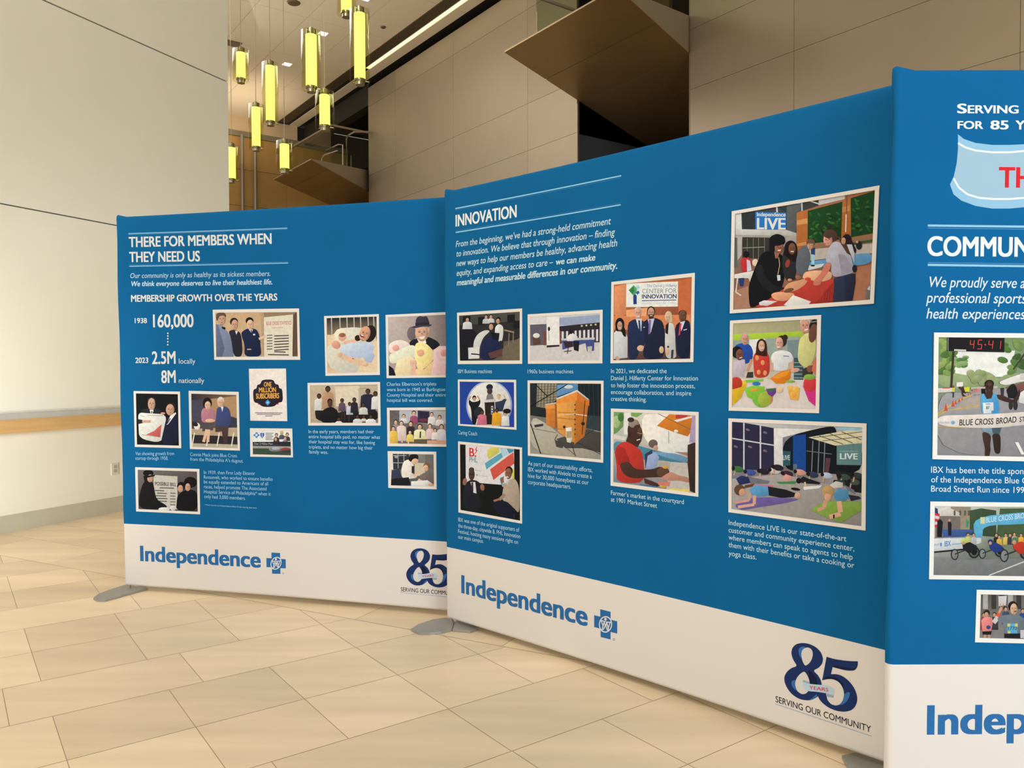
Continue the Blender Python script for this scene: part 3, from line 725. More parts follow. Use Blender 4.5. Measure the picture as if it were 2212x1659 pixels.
p.poly((70, 130, 190), (1088, 715), (1110, 740), (1088, 764), (1068, 740)).ell((150, 195, 225), 1089, 740, 9, 9)
p.line((120, 112, 110), 6, (992, 818), (1200, 820)).line((120, 112, 110), 6, (1005, 829), (1186, 831)).line((120, 112, 110), 6, (1068, 842), (1124, 842))
p.build('printed_photo', DA, 'white card with a black and orange one million subscribers plaque')

p = photo(WA, A2, [(953, 935), (1276, 938), (1282, 1158), (956, 1152)], [(972, 952), (1262, 956), (1266, 1142), (976, 1134)], (220, 216, 210))
p.poly((40, 42, 46), (974, 1040), (1264, 1038), (1265, 1074), (975, 1072)).text((170, 168, 160), 'Over 2 Million Members. Thank You!', (984, 1062), (1255, 1062), 16)
p.poly((150, 145, 140), (975, 1070), (1265, 1074), (1265, 1092), (975, 1088)).poly((58, 72, 58), (975, 1088), (1265, 1092), (1266, 1142), (976, 1134))
p.ell((120, 120, 120), 1145, 1098, 48, 16).ell((170, 170, 168), 1150, 1090, 30, 12).ell((140, 60, 52), 1225, 1098, 40, 14).ell((60, 60, 62), 1235, 1112, 36, 10)
p.poly((78, 130, 190), (995, 966), (1012, 966), (1012, 980), (1026, 980), (1026, 996), (1012, 996), (1012, 1010), (995, 1010), (995, 996), (980, 996), (980, 980), (995, 980)).ell((220, 216, 210), 1003, 988, 8, 9)
p.poly((60, 84, 150), (1032, 972), (1062, 972), (1062, 992), (1047, 1012), (1032, 992)).line((210, 210, 215), 4, (1047, 976), (1047, 1004))
for i in range(5): p.line((120, 120, 125), 6, (1072, 974 + i * 12), (1132 - (i % 2) * 10, 974 + i * 12))
for x, y, c in ((1155, 990, (60, 50, 52)), (1196, 972, (80, 78, 96)), (1238, 985, (58, 60, 70)), (1150, 1018, (90, 60, 60)), (1222, 1012, (120, 110, 120))): person(p, x, y, 15, S1, (50, 38, 32), c, 44, 48)
p.ell((200, 170, 90), 1196, 966, 14, 11).poly((40, 42, 46), (1128, 1038), (1264, 1038), (1264, 1062), (1128, 1062))
p.build('printed_photo', DA, 'billboard of a family above parked cars')

p = photo(WA, A2, [(78, 1232), (568, 1246), (574, 1592), (86, 1570)], [(98, 1252), (550, 1266), (556, 1572), (104, 1552)], None, [(110, 104, 98), (88, 80, 78), (60, 54, 54), (70, 66, 66)])
p.poly((190, 180, 165), (218, 1292), (400, 1302), (402, 1555), (220, 1545)).text((50, 46, 46), 'POSSIBLE BILL', (230, 1370), (392, 1378), 26, .8)
for i, (a, b) in enumerate(((265, 375), (230, 300), (245, 320), (230, 315), (232, 325), (232, 320))): p.line((90, 84, 80), 8, (a, 1390 + i * 20), (b, 1393 + i * 20))
for i in range(5): p.line((110, 104, 98), 8, (345, 1430 + i * 22), (385, 1432 + i * 22))
p.poly((26, 24, 26), (140, 1345), (185, 1330), (215, 1350), (225, 1400), (240, 1480), (330, 1530), (300, 1556), (104, 1552), (110, 1440)).ell((24, 22, 24), 178, 1278, 40, 26).ell(S1, 192, 1318, 22, 30).poly((24, 22, 24), (140, 1300), (232, 1290), (225, 1302), (150, 1316)).poly((24, 22, 24), (140, 1300), (170, 1300), (172, 1345), (150, 1345))
p.poly((22, 20, 24), (400, 1450), (440, 1415), (500, 1400), (552, 1420), (556, 1572), (390, 1562), (395, 1500)).ell((22, 20, 22), 430, 1378, 32, 34).ell(S1, 424, 1396, 20, 28).ell((20, 18, 20), 500, 1348, 50, 42).ell(S1, 480, 1385, 20, 30).ell((215, 210, 205), 300, 1552, 44, 14).ell((205, 200, 195), 368, 1545, 24, 18)
p.build('printed_photo', DA, 'dark coated figures around a possible bill poster')

p = photo(WA, A3, [(238, 90), (705, 73), (714, 592), (250, 600)], [(260, 108), (686, 94), (692, 568), (266, 578)], None, [(30, 32, 34), (40, 38, 38), (222, 190, 150), (214, 178, 140)])
for i, x in enumerate((300, 372, 432, 492, 548, 612, 660)): p.line((176, 172, 160), 9, (x, 106 - i * 2), (x + 4, 250 - i * 12))
p.poly((206, 196, 176), (350, 195), (540, 182), (690, 230), (692, 570), (266, 578), (264, 260), (320, 250)).poly((220, 188, 146), (264, 250), (330, 250), (300, 330), (266, 350)).poly((216, 190, 150), (600, 330), (690, 300), (692, 570), (520, 572))
p.poly((230, 210, 180), (330, 260), (352, 205), (390, 190), (430, 220), (430, 320), (350, 345)).ell((222, 160, 138), 392, 268, 34, 36).ell((150, 96, 76), 392, 252, 30, 18).ell((214, 150, 126), 340, 335, 40, 34, 30).line((222, 168, 140), 26, (405, 320), (520, 296))
p.poly((186, 192, 210), (390, 350), (440, 318), (560, 312), (650, 322), (672, 360), (640, 420), (560, 440), (480, 450), (400, 410), (375, 385)).poly((170, 178, 205), (560, 400), (640, 385), (672, 430), (640, 490), (590, 480))
p.line(S2, 44, (370, 420), (480, 470)).line(S2, 44, (470, 466), (610, 505)).ell(S2, 372, 418, 24, 22).ell(S2, 590, 498, 26, 22)
p.ell((38, 28, 28), 628, 240, 54, 74, 15).ell((44, 32, 30), 525, 278, 26, 26).ell((206, 148, 116), 585, 240, 46, 66, 18).ell((120, 50, 48), 562, 258, 20, 12, 25).ell((235, 225, 215), 564, 254, 15, 5, 25)
p.line((60, 50, 50), 5, (478, 452), (492, 456)).build('printed_photo', DA, 'smiling mother in bed with a newborn')

p = photo(WA, A3, [(762, 80), (1340, 53), (1350, 612), (771, 620)], [(784, 100), (1322, 76), (1330, 594), (790, 598)], None, [(190, 170, 158), (128, 112, 112), (120, 104, 104), (160, 142, 136)])
p.ell((110, 96, 96), 985, 240, 40, 60)
p.poly((30, 32, 40), (960, 310), (1020, 280), (1120, 262), (1200, 300), (1232, 340), (1180, 380), (980, 380)).poly((226, 218, 205), (1030, 285), (1100, 275), (1110, 320), (1060, 340)).ell((206, 158, 130), 1072, 232, 58, 74).ell((196, 146, 118), 1130, 215, 10, 26)
p.poly((58, 52, 66), (1018, 165), (1022, 110), (1050, 88), (1090, 96), (1112, 88), (1130, 120), (1136, 160), (1080, 175)).poly((40, 38, 52), (1016, 150), (1136, 140), (1138, 172), (1018, 182)).poly((62, 58, 74), (976, 184), (1018, 172), (1136, 162), (1160, 160), (1145, 180), (1080, 180), (1010, 194))
p.poly((240, 230, 220), (1045, 268), (1100, 262), (1085, 284), (1060, 286))
p.poly((236, 206, 190), (788, 330), (840, 300), (900, 290), (960, 320), (980, 350), (940, 400), (840, 410), (790, 400)).ell((226, 160, 140), 850, 362, 30, 28).poly((222, 216, 186), (840, 400), (980, 330), (1040, 360), (1040, 440), (900, 480), (800, 500), (790, 420))
p.poly((236, 206, 160), (840, 560), (860, 470), (960, 430), (1020, 460), (1010, 596), (850, 598)).poly((240, 212, 140), (1010, 330), (1060, 305), (1120, 330), (1180, 400), (1170, 470), (1090, 540), (1040, 555), (1010, 460)).poly((232, 196, 140), (1025, 540), (1090, 545), (1172, 470), (1160, 594), (1000, 597)).ell((226, 160, 130), 1062, 405, 32, 30)
p.poly((232, 190, 186), (1170, 380), (1220, 345), (1325, 348), (1330, 594), (1150, 596), (1170, 480)).ell((214, 146, 130), 1262, 405, 30, 30).ell((218, 168, 142), 1000, 490, 30, 32).line((218, 168, 142), 40, (1000, 500), (1000, 590)).poly((24, 26, 34), (790, 510), (830, 540), (850, 598), (790, 598))
p.build('printed_photo', DA, 'man in a dark hat holding wrapped babies')

p = photo(WA, A3, [(98, 660), (716, 652), (722, 1024), (104, 1024)], [(120, 682), (696, 674), (700, 1002), (124, 1000)], None, [(196, 172, 140), (186, 166, 138), (120, 108, 98), (176, 154, 124)])
p.poly((210, 192, 164), (330, 690), (540, 685), (540, 860), (340, 860)).line((150, 132, 108), 4, (535, 710), (536, 880)).line((150, 132, 108), 4, (535, 710), (600, 705))
p.poly((34, 30, 32), (155, 890), (200, 880), (330, 920), (420, 900), (540, 910), (695, 880), (700, 1000), (175, 1000))
for a in ((195, 775, 22, (205, 198, 188), 80, 120), (270, 715, 26, (176, 134, 100), 105, 170), (612, 735, 24, (38, 38, 56), 130, 160), (676, 755, 22, (210, 204, 196), 70, 130), (392, 812, 19, (92, 74, 88), 62, 90), (456, 842, 17, (186, 186, 190), 56, 90), (496, 806, 20, (40, 36, 44), 64, 110)): person(p, *a[:3], SD, (24, 20, 20), *a[3:])
p.line((50, 40, 38), 12, (392, 900), (385, 985)).line((50, 40, 38), 12, (412, 900), (415, 985)).line((60, 50, 46), 10, (456, 930), (450, 990))
p.poly((26, 24, 28), (235, 885), (300, 860), (350, 890), (362, 930), (340, 1000), (205, 1000), (215, 920)).ell((26, 20, 20), 288, 820, 22, 26).ell(SD, 290, 838, 20, 32)
for a in ((574, 850, 20, (196, 190, 180), 76, 80), (365, 970, 18, (216, 210, 202), 66, 40), (524, 950, 18, (206, 200, 192), 80, 56), (578, 950, 15, (200, 190, 170), 50, 40), (638, 950, 19, (214, 208, 202), 90, 58)): person(p, *a[:3], SD, (24, 20, 20), *a[3:])
p.build('printed_photo', DA, 'large family posed in front of a pale wall')

p = photo(WA, A3, [(775, 872), (1340, 868), (1345, 1205), (780, 1200)], [(798, 894), (1325, 892), (1328, 1184), (802, 1176)], None, [(92, 86, 80), (170, 165, 168), (120, 105, 100), (110, 98, 92)])
p.poly((176, 170, 170), (880, 894), (1325, 892), (1326, 1010), (880, 1000)).poly((52, 44, 58), (1036, 896), (1138, 904), (1136, 1005), (1036, 1000)).poly((40, 38, 62), (1050, 906), (1124, 912), (1120, 960), (1050, 955)).ell((110, 50, 62), 1085, 978, 36, 14)
for a in ((1004, 920, 22, (150, 72, 100), 70, 90), (918, 945, 18, (206, 200, 192), 60, 60), (1156, 930, 19, (222, 214, 206), 66, 90), (1224, 955, 19, (224, 216, 210), 70, 70), (850, 995, 20, (150, 130, 130), 56, 70), (898, 1005, 21, (214, 190, 180), 84, 150), (978, 1010, 22, (50, 40, 46), 72, 120), (1142, 1030, 21, (214, 182, 176), 70, 110), (1240, 1035, 22, (206, 200, 214), 80, 130)): person(p, *a[:3], S2, (54, 36, 30), *a[3:])
for a in ((830, 1050, 20, (218, 176, 76), 76, 126), (972, 1082, 17, (220, 190, 90), 60, 80), (1186, 1065, 17, (226, 218, 214), 60, 80), (1056, 1035, 24, (226, 212, 160), 108, 130)): person(p, *a[:3], S2, (60, 40, 30), *a[3:])
p.poly((70, 66, 66), (1055, 1075), (1068, 1075), (1066, 1130), (1052, 1130)).poly((96, 84, 60), (1005, 1140), (1115, 1140), (1112, 1180), (1005, 1178)).poly((206, 150, 120), (1118, 1150), (1300, 1150), (1300, 1182), (1118, 1180)).line(S2, 14, (900, 1110), (905, 1170)).line(S2, 12, (955, 1150), (960, 1178))
p.build('printed_photo', DA, 'big family group with a man in a yellow shirt')

p = photo(WA, A3, [(780, 1242), (1195, 1247), (1198, 1568), (786, 1556)], [(820, 1265), (1172, 1270), (1176, 1545), (808, 1534)], None, [(120, 116, 108), (128, 122, 112), (90, 84, 84), (46, 44, 50)])
p.poly((226, 214, 200), (800, 1262), (822, 1265), (828, 1400), (806, 1400)).poly((48, 50, 56), (826, 1266), (960, 1268), (960, 1400), (828, 1396))
for x in (868, 918): p.line((176, 168, 156), 5, (x, 1266), (x + 2, 1390))
for y in (1280, 1342): p.line((176, 168, 156), 5, (826, y), (940, y))
p.ell((150, 150, 150), 856, 1290, 18, 14).poly((196, 178, 150), (1010, 1340), (1100, 1345), (1100, 1440), (1010, 1440)).poly((108, 100, 94), (1100, 1272), (1172, 1274), (1174, 1400), (1100, 1400))
p.poly((52, 56, 72), (808, 1410), (880, 1395), (900, 1470), (880, 1530), (808, 1530)).poly((228, 214, 196), (895, 1400), (915, 1330), (960, 1310), (1000, 1340), (1005, 1400), (990, 1440), (1030, 1440), (1030, 1470), (960, 1480), (900, 1470)).ell((32, 26, 26), 1000, 1300, 44, 34, -20).ell(S2, 1012, 1330, 30, 24, -25).poly((46, 40, 42), (985, 1370), (1008, 1370), (1006, 1430), (985, 1430)).line(S2, 20, (1000, 1450), (1060, 1440))
p.poly((30, 28, 32), (815, 1480), (960, 1465), (975, 1530), (880, 1536), (810, 1534)).poly((112, 98, 92), (1080, 1430), (1130, 1420), (1165, 1460), (1172, 1520), (1090, 1510), (1050, 1480)).ell((120, 88, 66), 1112, 1370, 28, 30).ell(S2, 1106, 1388, 22, 28).line(S2, 24, (1040, 1485), (1080, 1510)).poly((214, 206, 196), (980, 1500), (1120, 1490), (1174, 1530), (1174, 1545), (980, 1538)).ell((206, 150, 120), 1150, 1530, 24, 12)
p.build('printed_photo', DA, 'doctor examining a toddler by a window')

# ---- second display: lettering
B1, B2, B3, B4, B5 = (940, 360, 4.809), (970, 650, 3.017), (1300, 570, 3.0167), (1550, 390, 5.351), (1550, 670, 2.911)
RULE2 = (140, 195, 222)
p = Print(WB, B1); p.line(RULE2, 13, (210, 436), (1934, 94)).line((60, 120, 175), 5, (212, 452), (1930, 115)).line((60, 120, 175), 5, (213, 667), (1927, 378)).line(RULE2, 13, (214, 684), (1928, 396))
p.build('heading_rules', DB, 'pale blue double rules')
INK2 = (228, 225, 216)
lines(WB, B1, [('INNOVATION', 213, 621, 848, 523)], 'heading_text', DB, 'white bold heading', INK2, 116, 1)
lines(WB, B1, [('From the beginning, we’ve had a strong-held commitment', 215, 837, 1822, 598), ('to innovation. We believe that through innovation – finding', 218, 936, 1862, 712),
               ('new ways to help our members be healthy, advancing health', 220, 1036, 1888, 826), ('equity, and expanding access to care –', 222, 1136, 1222, 1022),
               ('we can make', 1250, 1020, 1662, 973, dict(bold=.9)), ('meaningful and measurable differences in our community.', 225, 1236, 1892, 1060, dict(bold=.9))],
      'intro_text', DB, 'white italic paragraph', (196, 216, 224), 62, .25, 1)
C2 = (178, 206, 222)
lines(WB, B2, [('IBM Business machines', 58, 471, 280, 471), ('1960s business machines', 513, 472, 810, 472), ('Caring Coach', 60, 869, 183, 878),
               ('IBX was one of the original supporters of', 60, 1436, 458, 1506), ('the three-day, citywide B. PHL Innovation', 60, 1475, 465, 1548), ('Festival, hosting many sessions right on', 60, 1512, 450, 1585), ('our main campus.', 60, 1548, 225, 1578),
               ('As part of our sustainability efforts,', 515, 1070, 935, 1117, dict(cap=27)), ('IBX worked with Alvéole to create a', 515, 1110, 930, 1158, dict(cap=27)), ('hive for 30,000 honeybees at our', 515, 1151, 910, 1198, dict(cap=27)), ('corporate headquarters.', 515, 1192, 795, 1225, dict(cap=27))],
      'caption_text', DB, 'small pale captions', C2, 25)
lines(WB, B3, [('In 2021, we dedicated the', 60, 712, 423, 712), ('Daniel J. Hilferty Center for Innovation', 60, 758, 627, 760), ('to help foster the innovation process,', 60, 804, 607, 810),
               ('encourage collaboration, and inspire', 60, 848, 583, 858), ('creative thinking.', 60, 892, 292, 898), ('Farmer’s market in the courtyard', 60, 1504, 535, 1566), ('at 1901 Market Street', 60, 1547, 360, 1590)],
      'caption_text', DB, 'small pale captions', (196, 217, 228), 28)
lines(WB, B5, [('Independence LIVE is our state-of-the-art', 70, 1350, 810, 1454), ('customer and community experience center,', 70, 1396, 860, 1516), ('where members can speak to agents to help', 70, 1442, 850, 1570),
               ('them with their benefits or take a cooking or', 70, 1489, 860, 1622), ('yoga class.', 70, 1543, 245, 1568)], 'caption_text', DB, 'small pale captions', (196, 217, 228), 32)

# ---- second display: photographs
p = photo(WB, B2, [(53, 77), (477, 49), (478, 410), (58, 412)], [(66, 96), (462, 70), (462, 388), (72, 390)], None, [(70, 70, 64), (80, 76, 70), (120, 104, 84), (22, 24, 30)])
p.poly((44, 44, 44), (66, 160), (462, 130), (462, 250), (70, 300)).poly((110, 98, 80), (350, 300), (462, 240), (462, 388), (350, 388)).poly((26, 28, 36), (68, 190), (160, 185), (190, 230), (150, 300), (120, 388), (72, 390))
for x, y, w in ((90, 120, 50), (190, 125, 46), (380, 110, 50), (420, 150, 40)): p.poly((28, 28, 30), (x, y - 20), (x + w, y - 22), (x + w, y + 30), (x, y + 34))
for a in ((120, 122, 15, (206, 206, 208), 62, 62), (242, 104, 13, (196, 192, 192), 46, 44), (274, 102, 13, (206, 200, 196), 44, 40)): person(p, *a[:3], S1, (34, 26, 24), *a[3:])
p.line((150, 128, 100), 10, (360, 190), (425, 205)).line((130, 116, 96), 6, (392, 210), (388, 300)).line((130, 116, 96), 6, (420, 205), (418, 270))
p.poly((218, 214, 208), (300, 170), (325, 148), (355, 165), (354, 230), (335, 300), (320, 260), (300, 230)).ell((30, 24, 24), 322, 122, 15, 18).ell(S1, 320, 133, 12, 17).line((40, 40, 46), 26, (342, 260), (342, 310)).ell(S1, 300, 262, 14, 8)
p.poly((30, 38, 72), (210, 290), (240, 240), (285, 225), (330, 260), (345, 330), (300, 385), (200, 385)).poly((206, 202, 196), (160, 262), (190, 212), (240, 188), (272, 196), (225, 235), (200, 300), (198, 345), (160, 350)).poly((216, 212, 206), (125, 305), (200, 300), (198, 375), (128, 378)).poly((26, 26, 32), (270, 205), (330, 210), (325, 255), (285, 250)).poly((96, 62, 60), (255, 340), (350, 310), (345, 360), (270, 375)).line((30, 30, 34), 8, (145, 345), (200, 350)).ell((196, 150, 120), 275, 170, 14, 20)
p.build('printed_photo', DB, 'office workers around early business machines')

p = photo(WB, B2, [(513, 88), (1002, 57), (1000, 407), (515, 410)], [(528, 104), (984, 80), (982, 388), (530, 390)], None, [(214, 208, 205), (196, 190, 192), (214, 200, 192), (218, 206, 200)])
p.poly((226, 222, 218), (528, 150), (640, 148), (640, 158), (528, 160)).poly((150, 160, 186), (720, 110), (984, 90), (983, 150), (720, 160)).poly((96, 90, 100), (528, 155), (636, 150), (636, 290), (530, 295)).poly((206, 196, 192), (530, 292), (982, 268), (982, 388), (530, 390))
p.poly((60, 54, 62), (720, 165), (984, 140), (983, 270), (722, 275))
for i in range(9): p.poly((214, 206, 204), (735 + i * 28, 172 - i * 2), (748 + i * 28, 171 - i * 2), (748 + i * 28, 262), (735 + i * 28, 262))
p.poly((44, 40, 46), (722, 168), (984, 142), (983, 184), (722, 200)).poly((120, 72, 60), (722, 195), (735, 195), (735, 280), (722, 280))
for i in range(4): p.rect((206, 196, 150), 860 + i * 30, 158 - i * 3, 872 + i * 30, 168 - i * 3)
p.poly((230, 224, 218), (636, 104), (718, 100), (720, 300), (637, 304)).poly((52, 40, 42), (637, 290), (720, 286), (720, 298), (637, 304)).ell((50, 44, 46), 652, 182, 8, 14).line((120, 112, 112), 3, (650, 195), (652, 262)).poly((96, 64, 58), (545, 240), (590, 236), (600, 280), (550, 290)).ell((226, 220, 216), 570, 226, 22, 16).poly((120, 70, 56), (618, 200), (635, 200), (635, 288), (618, 290))
p.poly((70, 82, 140), (736, 250), (948, 244), (946, 325), (900, 330), (890, 275), (740, 318)).poly((196, 190, 186), (730, 246), (950, 238), (950, 252), (736, 258)).poly((226, 220, 222), (770, 235), (800, 205), (838, 232), (840, 250), (805, 262), (770, 262)).ell((40, 32, 32), 795, 200, 14, 16).poly((52, 42, 44), (745, 265), (805, 262), (808, 300), (760, 305)).line((50, 44, 46), 5, (778, 300), (772, 345)).line((50, 44, 46), 5, (750, 330), (800, 325)).poly((30, 30, 40), (808, 262), (850, 262), (845, 330), (815, 320)).poly((186, 186, 170), (902, 298), (934, 294), (930, 340), (904, 342))
p.build('printed_photo', DB, 'pale sixties office with blue desk and column')

p = photo(WB, B2, [(58, 512), (438, 514), (440, 840), (60, 812)], [(70, 526), (424, 530), (426, 824), (72, 802)], (34, 66, 150))
ring = [(262 + 150 * math.cos(t), 680 + 160 * math.sin(t)) for t in [2 * math.pi * i / 40 for i in range(40)]]
def clampy(q): return [(x, min(max(y, 530), 802 + (x - 72) * .06)) for x, y in q]
p.poly((150, 165, 200), *clampy(ring)).poly((222, 216, 210), *clampy([(262 + 140 * (x - 262) / 150, 680 + 152 * (y - 680) / 160) for x, y in ring]))
p.poly((24, 26, 34), (130, 640), (150, 660), (190, 655), (205, 640), (205, 670), (185, 700), (180, 805), (150, 803), (145, 700), (128, 670)).ell((24, 22, 24), 165, 632, 13, 16).ell(S1, 166, 640, 10, 13).line(S1, 10, (130, 645), (142, 620)).line(S1, 10, (200, 645), (186, 618))
p.poly((48, 56, 78), (300, 660), (345, 650), (376, 640), (360, 680), (350, 720), (305, 720)).ell((190, 160, 110), 325, 618, 13, 12).ell(S2, 325, 628, 11, 14).line((48, 56, 78), 16, (350, 655), (372, 640)).line(S2, 10, (372, 640), (356, 612)).line(S2, 10, (300, 655), (285, 625))
p.poly((44, 34, 32), (232, 660), (296, 655), (302, 805), (240, 806)).poly((200, 196, 190), (238, 640), (292, 632), (296, 658), (236, 662)).ell((36, 40, 58), 265, 562, 22, 20).ell((70, 56, 52), 266, 588, 18, 22).poly((120, 116, 116), (250, 608), (284, 606), (290, 640), (242, 644)).rect((210, 206, 200), 275, 685, 288, 740)
for k in range(3): p.rect((40, 50, 90), 277, 692 + 17 * k, 286, 702 + 17 * k)
p.ell((40, 42, 52), 195, 730, 32, 40)
for a in ((216, 726, 15, (206, 110, 132), 62, 82), (312, 714, 15, (226, 160, 40), 64, 96), (368, 735, 15, (216, 214, 214), 52, 80)): person(p, *a[:3], SD if a[0] < 350 else S1, (28, 22, 22), *a[3:])
p.ell((28, 24, 30), 378, 718, 26, 16).build('printed_photo', DB, 'children cheering around a bust in a white spotlight')

p = photo(WB, B2, [(513, 518), (1008, 520), (1006, 1055), (515, 1008)], [(528, 536), (992, 540), (990, 1034), (530, 994)], None, [(60, 62, 58), (36, 46, 52), (150, 144, 130), (150, 146, 134)])
p.poly((34, 40, 42), (528, 536), (992, 540), (992, 765), (760, 780), (530, 745)).poly((150, 140, 116), (575, 540), (702, 540), (704, 640), (640, 700), (570, 690))
for i in range(6): p.line((70, 66, 58), 4, (585 + i * 20, 540), (578 + i * 20, 690))
for i in range(7): p.line((84, 78, 68), 3, (574, 560 + i * 19), (700, 556 + i * 17))
p.poly((96, 140, 180), (705, 545), (840, 540), (842, 590), (800, 590), (704, 625)).ell((206, 214, 220), 780, 560, 30, 12).line((24, 26, 28), 6, (528, 690), (770, 545)).line((24, 26, 28), 6, (560, 540), (640, 620)).line((24, 28, 30), 8, (846, 540), (850, 600)).poly((26, 36, 42), (860, 540), (992, 540), (992, 755), (900, 750))
for i in range(4): p.line((48, 60, 66), 3, (880 + i * 30, 540), (890 + i * 28, 750))
p.poly((176, 166, 148), (530, 745), (640, 800), (760, 900), (900, 840), (992, 850), (990, 1034), (530, 994)).poly((74, 70, 66), (700, 900), (905, 835), (992, 860), (991, 990), (870, 960), (760, 960)).line((40, 38, 36), 7, (532, 800), (598, 995)).line((110, 104, 94), 4, (540, 830), (700, 860)).line((44, 42, 40), 4, (880, 880), (960, 830)).line((44, 42, 40), 4, (830, 920), (990, 1000)).poly((50, 60, 64), (900, 745), (992, 752), (992, 850), (895, 830))
p.poly((190, 182, 166), (548, 790), (600, 785), (622, 800), (615, 822), (560, 835)).poly((60, 56, 52), (555, 808), (615, 800), (615, 815), (560, 825))
p.poly((206, 124, 54), (632, 675), (708, 668), (710, 825), (680, 828), (634, 808)).poly((226, 150, 74), (628, 680), (710, 672), (710, 698), (630, 704)).line((206, 200, 190), 6, (630, 676), (700, 664)).poly((160, 92, 40), (690, 670), (712, 680), (712, 825), (692, 826))
p.poly((222, 152, 72), (702, 640), (825, 590), (826, 925), (800, 918), (708, 850)).poly((188, 110, 44), (825, 590), (912, 650), (886, 880), (812, 940), (818, 925)).poly((232, 140, 60), (700, 640), (838, 588), (836, 648), (702, 672)).poly((206, 112, 46), (838, 588), (916, 645), (914, 685), (834, 648)).poly((206, 204, 198), (700, 634), (836, 580), (912, 640), (908, 648), (836, 592), (702, 644))
for y in (730, 768, 840): p.line((176, 104, 44), 4, (708, y - 6), (824, y + 4))
p.line((218, 190, 150), 6, (705, 745), (825, 735)).line((225, 205, 170), 6, (825, 738), (900, 748))
for i in range(7): p.rect((90, 56, 28), 818, 672 + i * 32, 826, 682 + i * 32)
p.ell((40, 30, 26), 752, 822, 8, 10).ell((44, 34, 28), 874, 800, 12, 12).line((40, 30, 26), 4, (888, 650), (868, 870))
p.poly((220, 214, 200), (762, 828), (800, 822), (804, 900), (795, 925), (770, 920), (764, 880)).poly((176, 150, 110), (765, 850), (802, 848), (800, 890), (768, 895))
p.line((50, 46, 44), 4, (800, 930), (825, 1012)).line((50, 46, 44), 4, (708, 870), (690, 905)).line((60, 56, 52), 3, (720, 920), (830, 1010)).poly((70, 66, 60), (690, 905), (760, 925), (740, 960), (700, 950))
p.build('printed_photo', DB, 'two orange wooden beehives on a roof terrace')

p = photo(WB, B2, [(60, 915), (477, 955), (477, 1452), (62, 1378)], [(72, 934), (462, 968), (464, 1432), (76, 1362)], (20, 22, 22))
p.poly((220, 212, 210), (108, 936), (424, 966), (426, 1205), (110, 1180)).text((206, 58, 62), 'B.', (132, 1012), (178, 1016), 54, 1).line((206, 58, 62), 5, (182, 952), (172, 972), (184, 972), (170, 996)).text((90, 140, 150), 'PHL', (132, 1050), (186, 1054), 34, .4)
p.poly((206, 196, 92), (250, 970), (285, 952), (325, 956), (330, 985), (262, 1032), (250, 1010)).poly((90, 160, 178), (234, 1058), (345, 985), (350, 1020), (245, 1098)).poly((172, 200, 215), (330, 958), (370, 962), (385, 1000), (350, 1018)).poly((60, 140, 160), (375, 962), (422, 968), (422, 980), (392, 996)).poly((206, 86, 72), (268, 1098), (420, 985), (425, 1060), (290, 1168)).poly((90, 160, 178), (330, 1160), (360, 1140), (350, 1200), (340, 1200)).poly((206, 200, 80), (410, 1100), (426, 1090), (426, 1205), (412, 1160))
p.line((180, 176, 178), 4, (168, 1104), (210, 1108)).ell((170, 176, 172), 182, 1134, 7, 6).line((190, 186, 186), 4, (195, 1138), (250, 1144))
p.poly((30, 32, 40), (100, 1200), (135, 1165), (185, 1170), (230, 1215), (225, 1260), (190, 1240), (220, 1330), (180, 1380), (100, 1362), (88, 1280)).ell((84, 60, 50), 148, 1130, 20, 40).poly((216, 212, 210), (140, 1180), (172, 1180), (180, 1255), (160, 1250)).poly((60, 40, 44), (146, 1182), (158, 1182), (160, 1240), (150, 1245)).ell((70, 62, 58), 147, 1100, 18, 16).line((30, 30, 30), 4, (136, 1132), (168, 1132)).ell((150, 100, 80), 104, 1178, 14, 24, 10).ell((150, 100, 80), 218, 1215, 14, 22, -10)
p.poly((176, 156, 136), (360, 1200), (390, 1165), (430, 1155), (455, 1200), (462, 1290), (458, 1390), (420, 1345), (365, 1310), (345, 1290), (350, 1240)).poly((24, 26, 44), (290, 1310), (370, 1300), (420, 1345), (445, 1400), (400, 1420), (330, 1400), (285, 1340)).ell((30, 24, 24), 392, 1108, 24, 30).ell((140, 94, 74), 388, 1125, 22, 36).poly((196, 190, 196), (372, 1170), (395, 1172), (380, 1200)).line((140, 94, 74), 20, (345, 1150), (350, 1185)).line((176, 156, 136), 26, (352, 1195), (410, 1240)).line((150, 130, 112), 20, (365, 1260), (330, 1295)).line((160, 106, 84), 14, (335, 1290), (292, 1304)).ell((235, 225, 215), 380, 1148, 11, 4)
p.line((60, 62, 66), 3, (425, 1385), (425, 1425)).build('printed_photo', DB, 'two men talking on stage before a colourful screen')

p = photo(WB, B3, [(64, 118), (608, 58), (598, 640), (58, 648)], [(80, 136), (588, 86), (578, 618), (76, 628)], None, [(206, 110, 66), (170, 92, 56), (60, 48, 50), (90, 66, 60)])
p.poly((222, 140, 96), (82, 150), (160, 128), (160, 330), (110, 350), (80, 330)).poly((196, 104, 62), (497, 110), (586, 90), (582, 330), (500, 330)).poly((214, 130, 82), (80, 340), (580, 330), (578, 420), (78, 430)).poly((232, 160, 110), (160, 300), (300, 286), (290, 340), (160, 345))
p.poly((228, 226, 224), (160, 128), (497, 114), (496, 278), (158, 282)).poly((96, 170, 110), (175, 172), (208, 138), (228, 158), (228, 190), (205, 206)).poly((40, 130, 70), (178, 172), (208, 145), (212, 176), (200, 200)).poly((170, 205, 205), (222, 145), (240, 138), (248, 155), (232, 172)).poly((52, 96, 170), (222, 186), (238, 174), (248, 188), (232, 202)).poly((34, 62, 130), (205, 208), (216, 196), (228, 208), (228, 262), (206, 264))
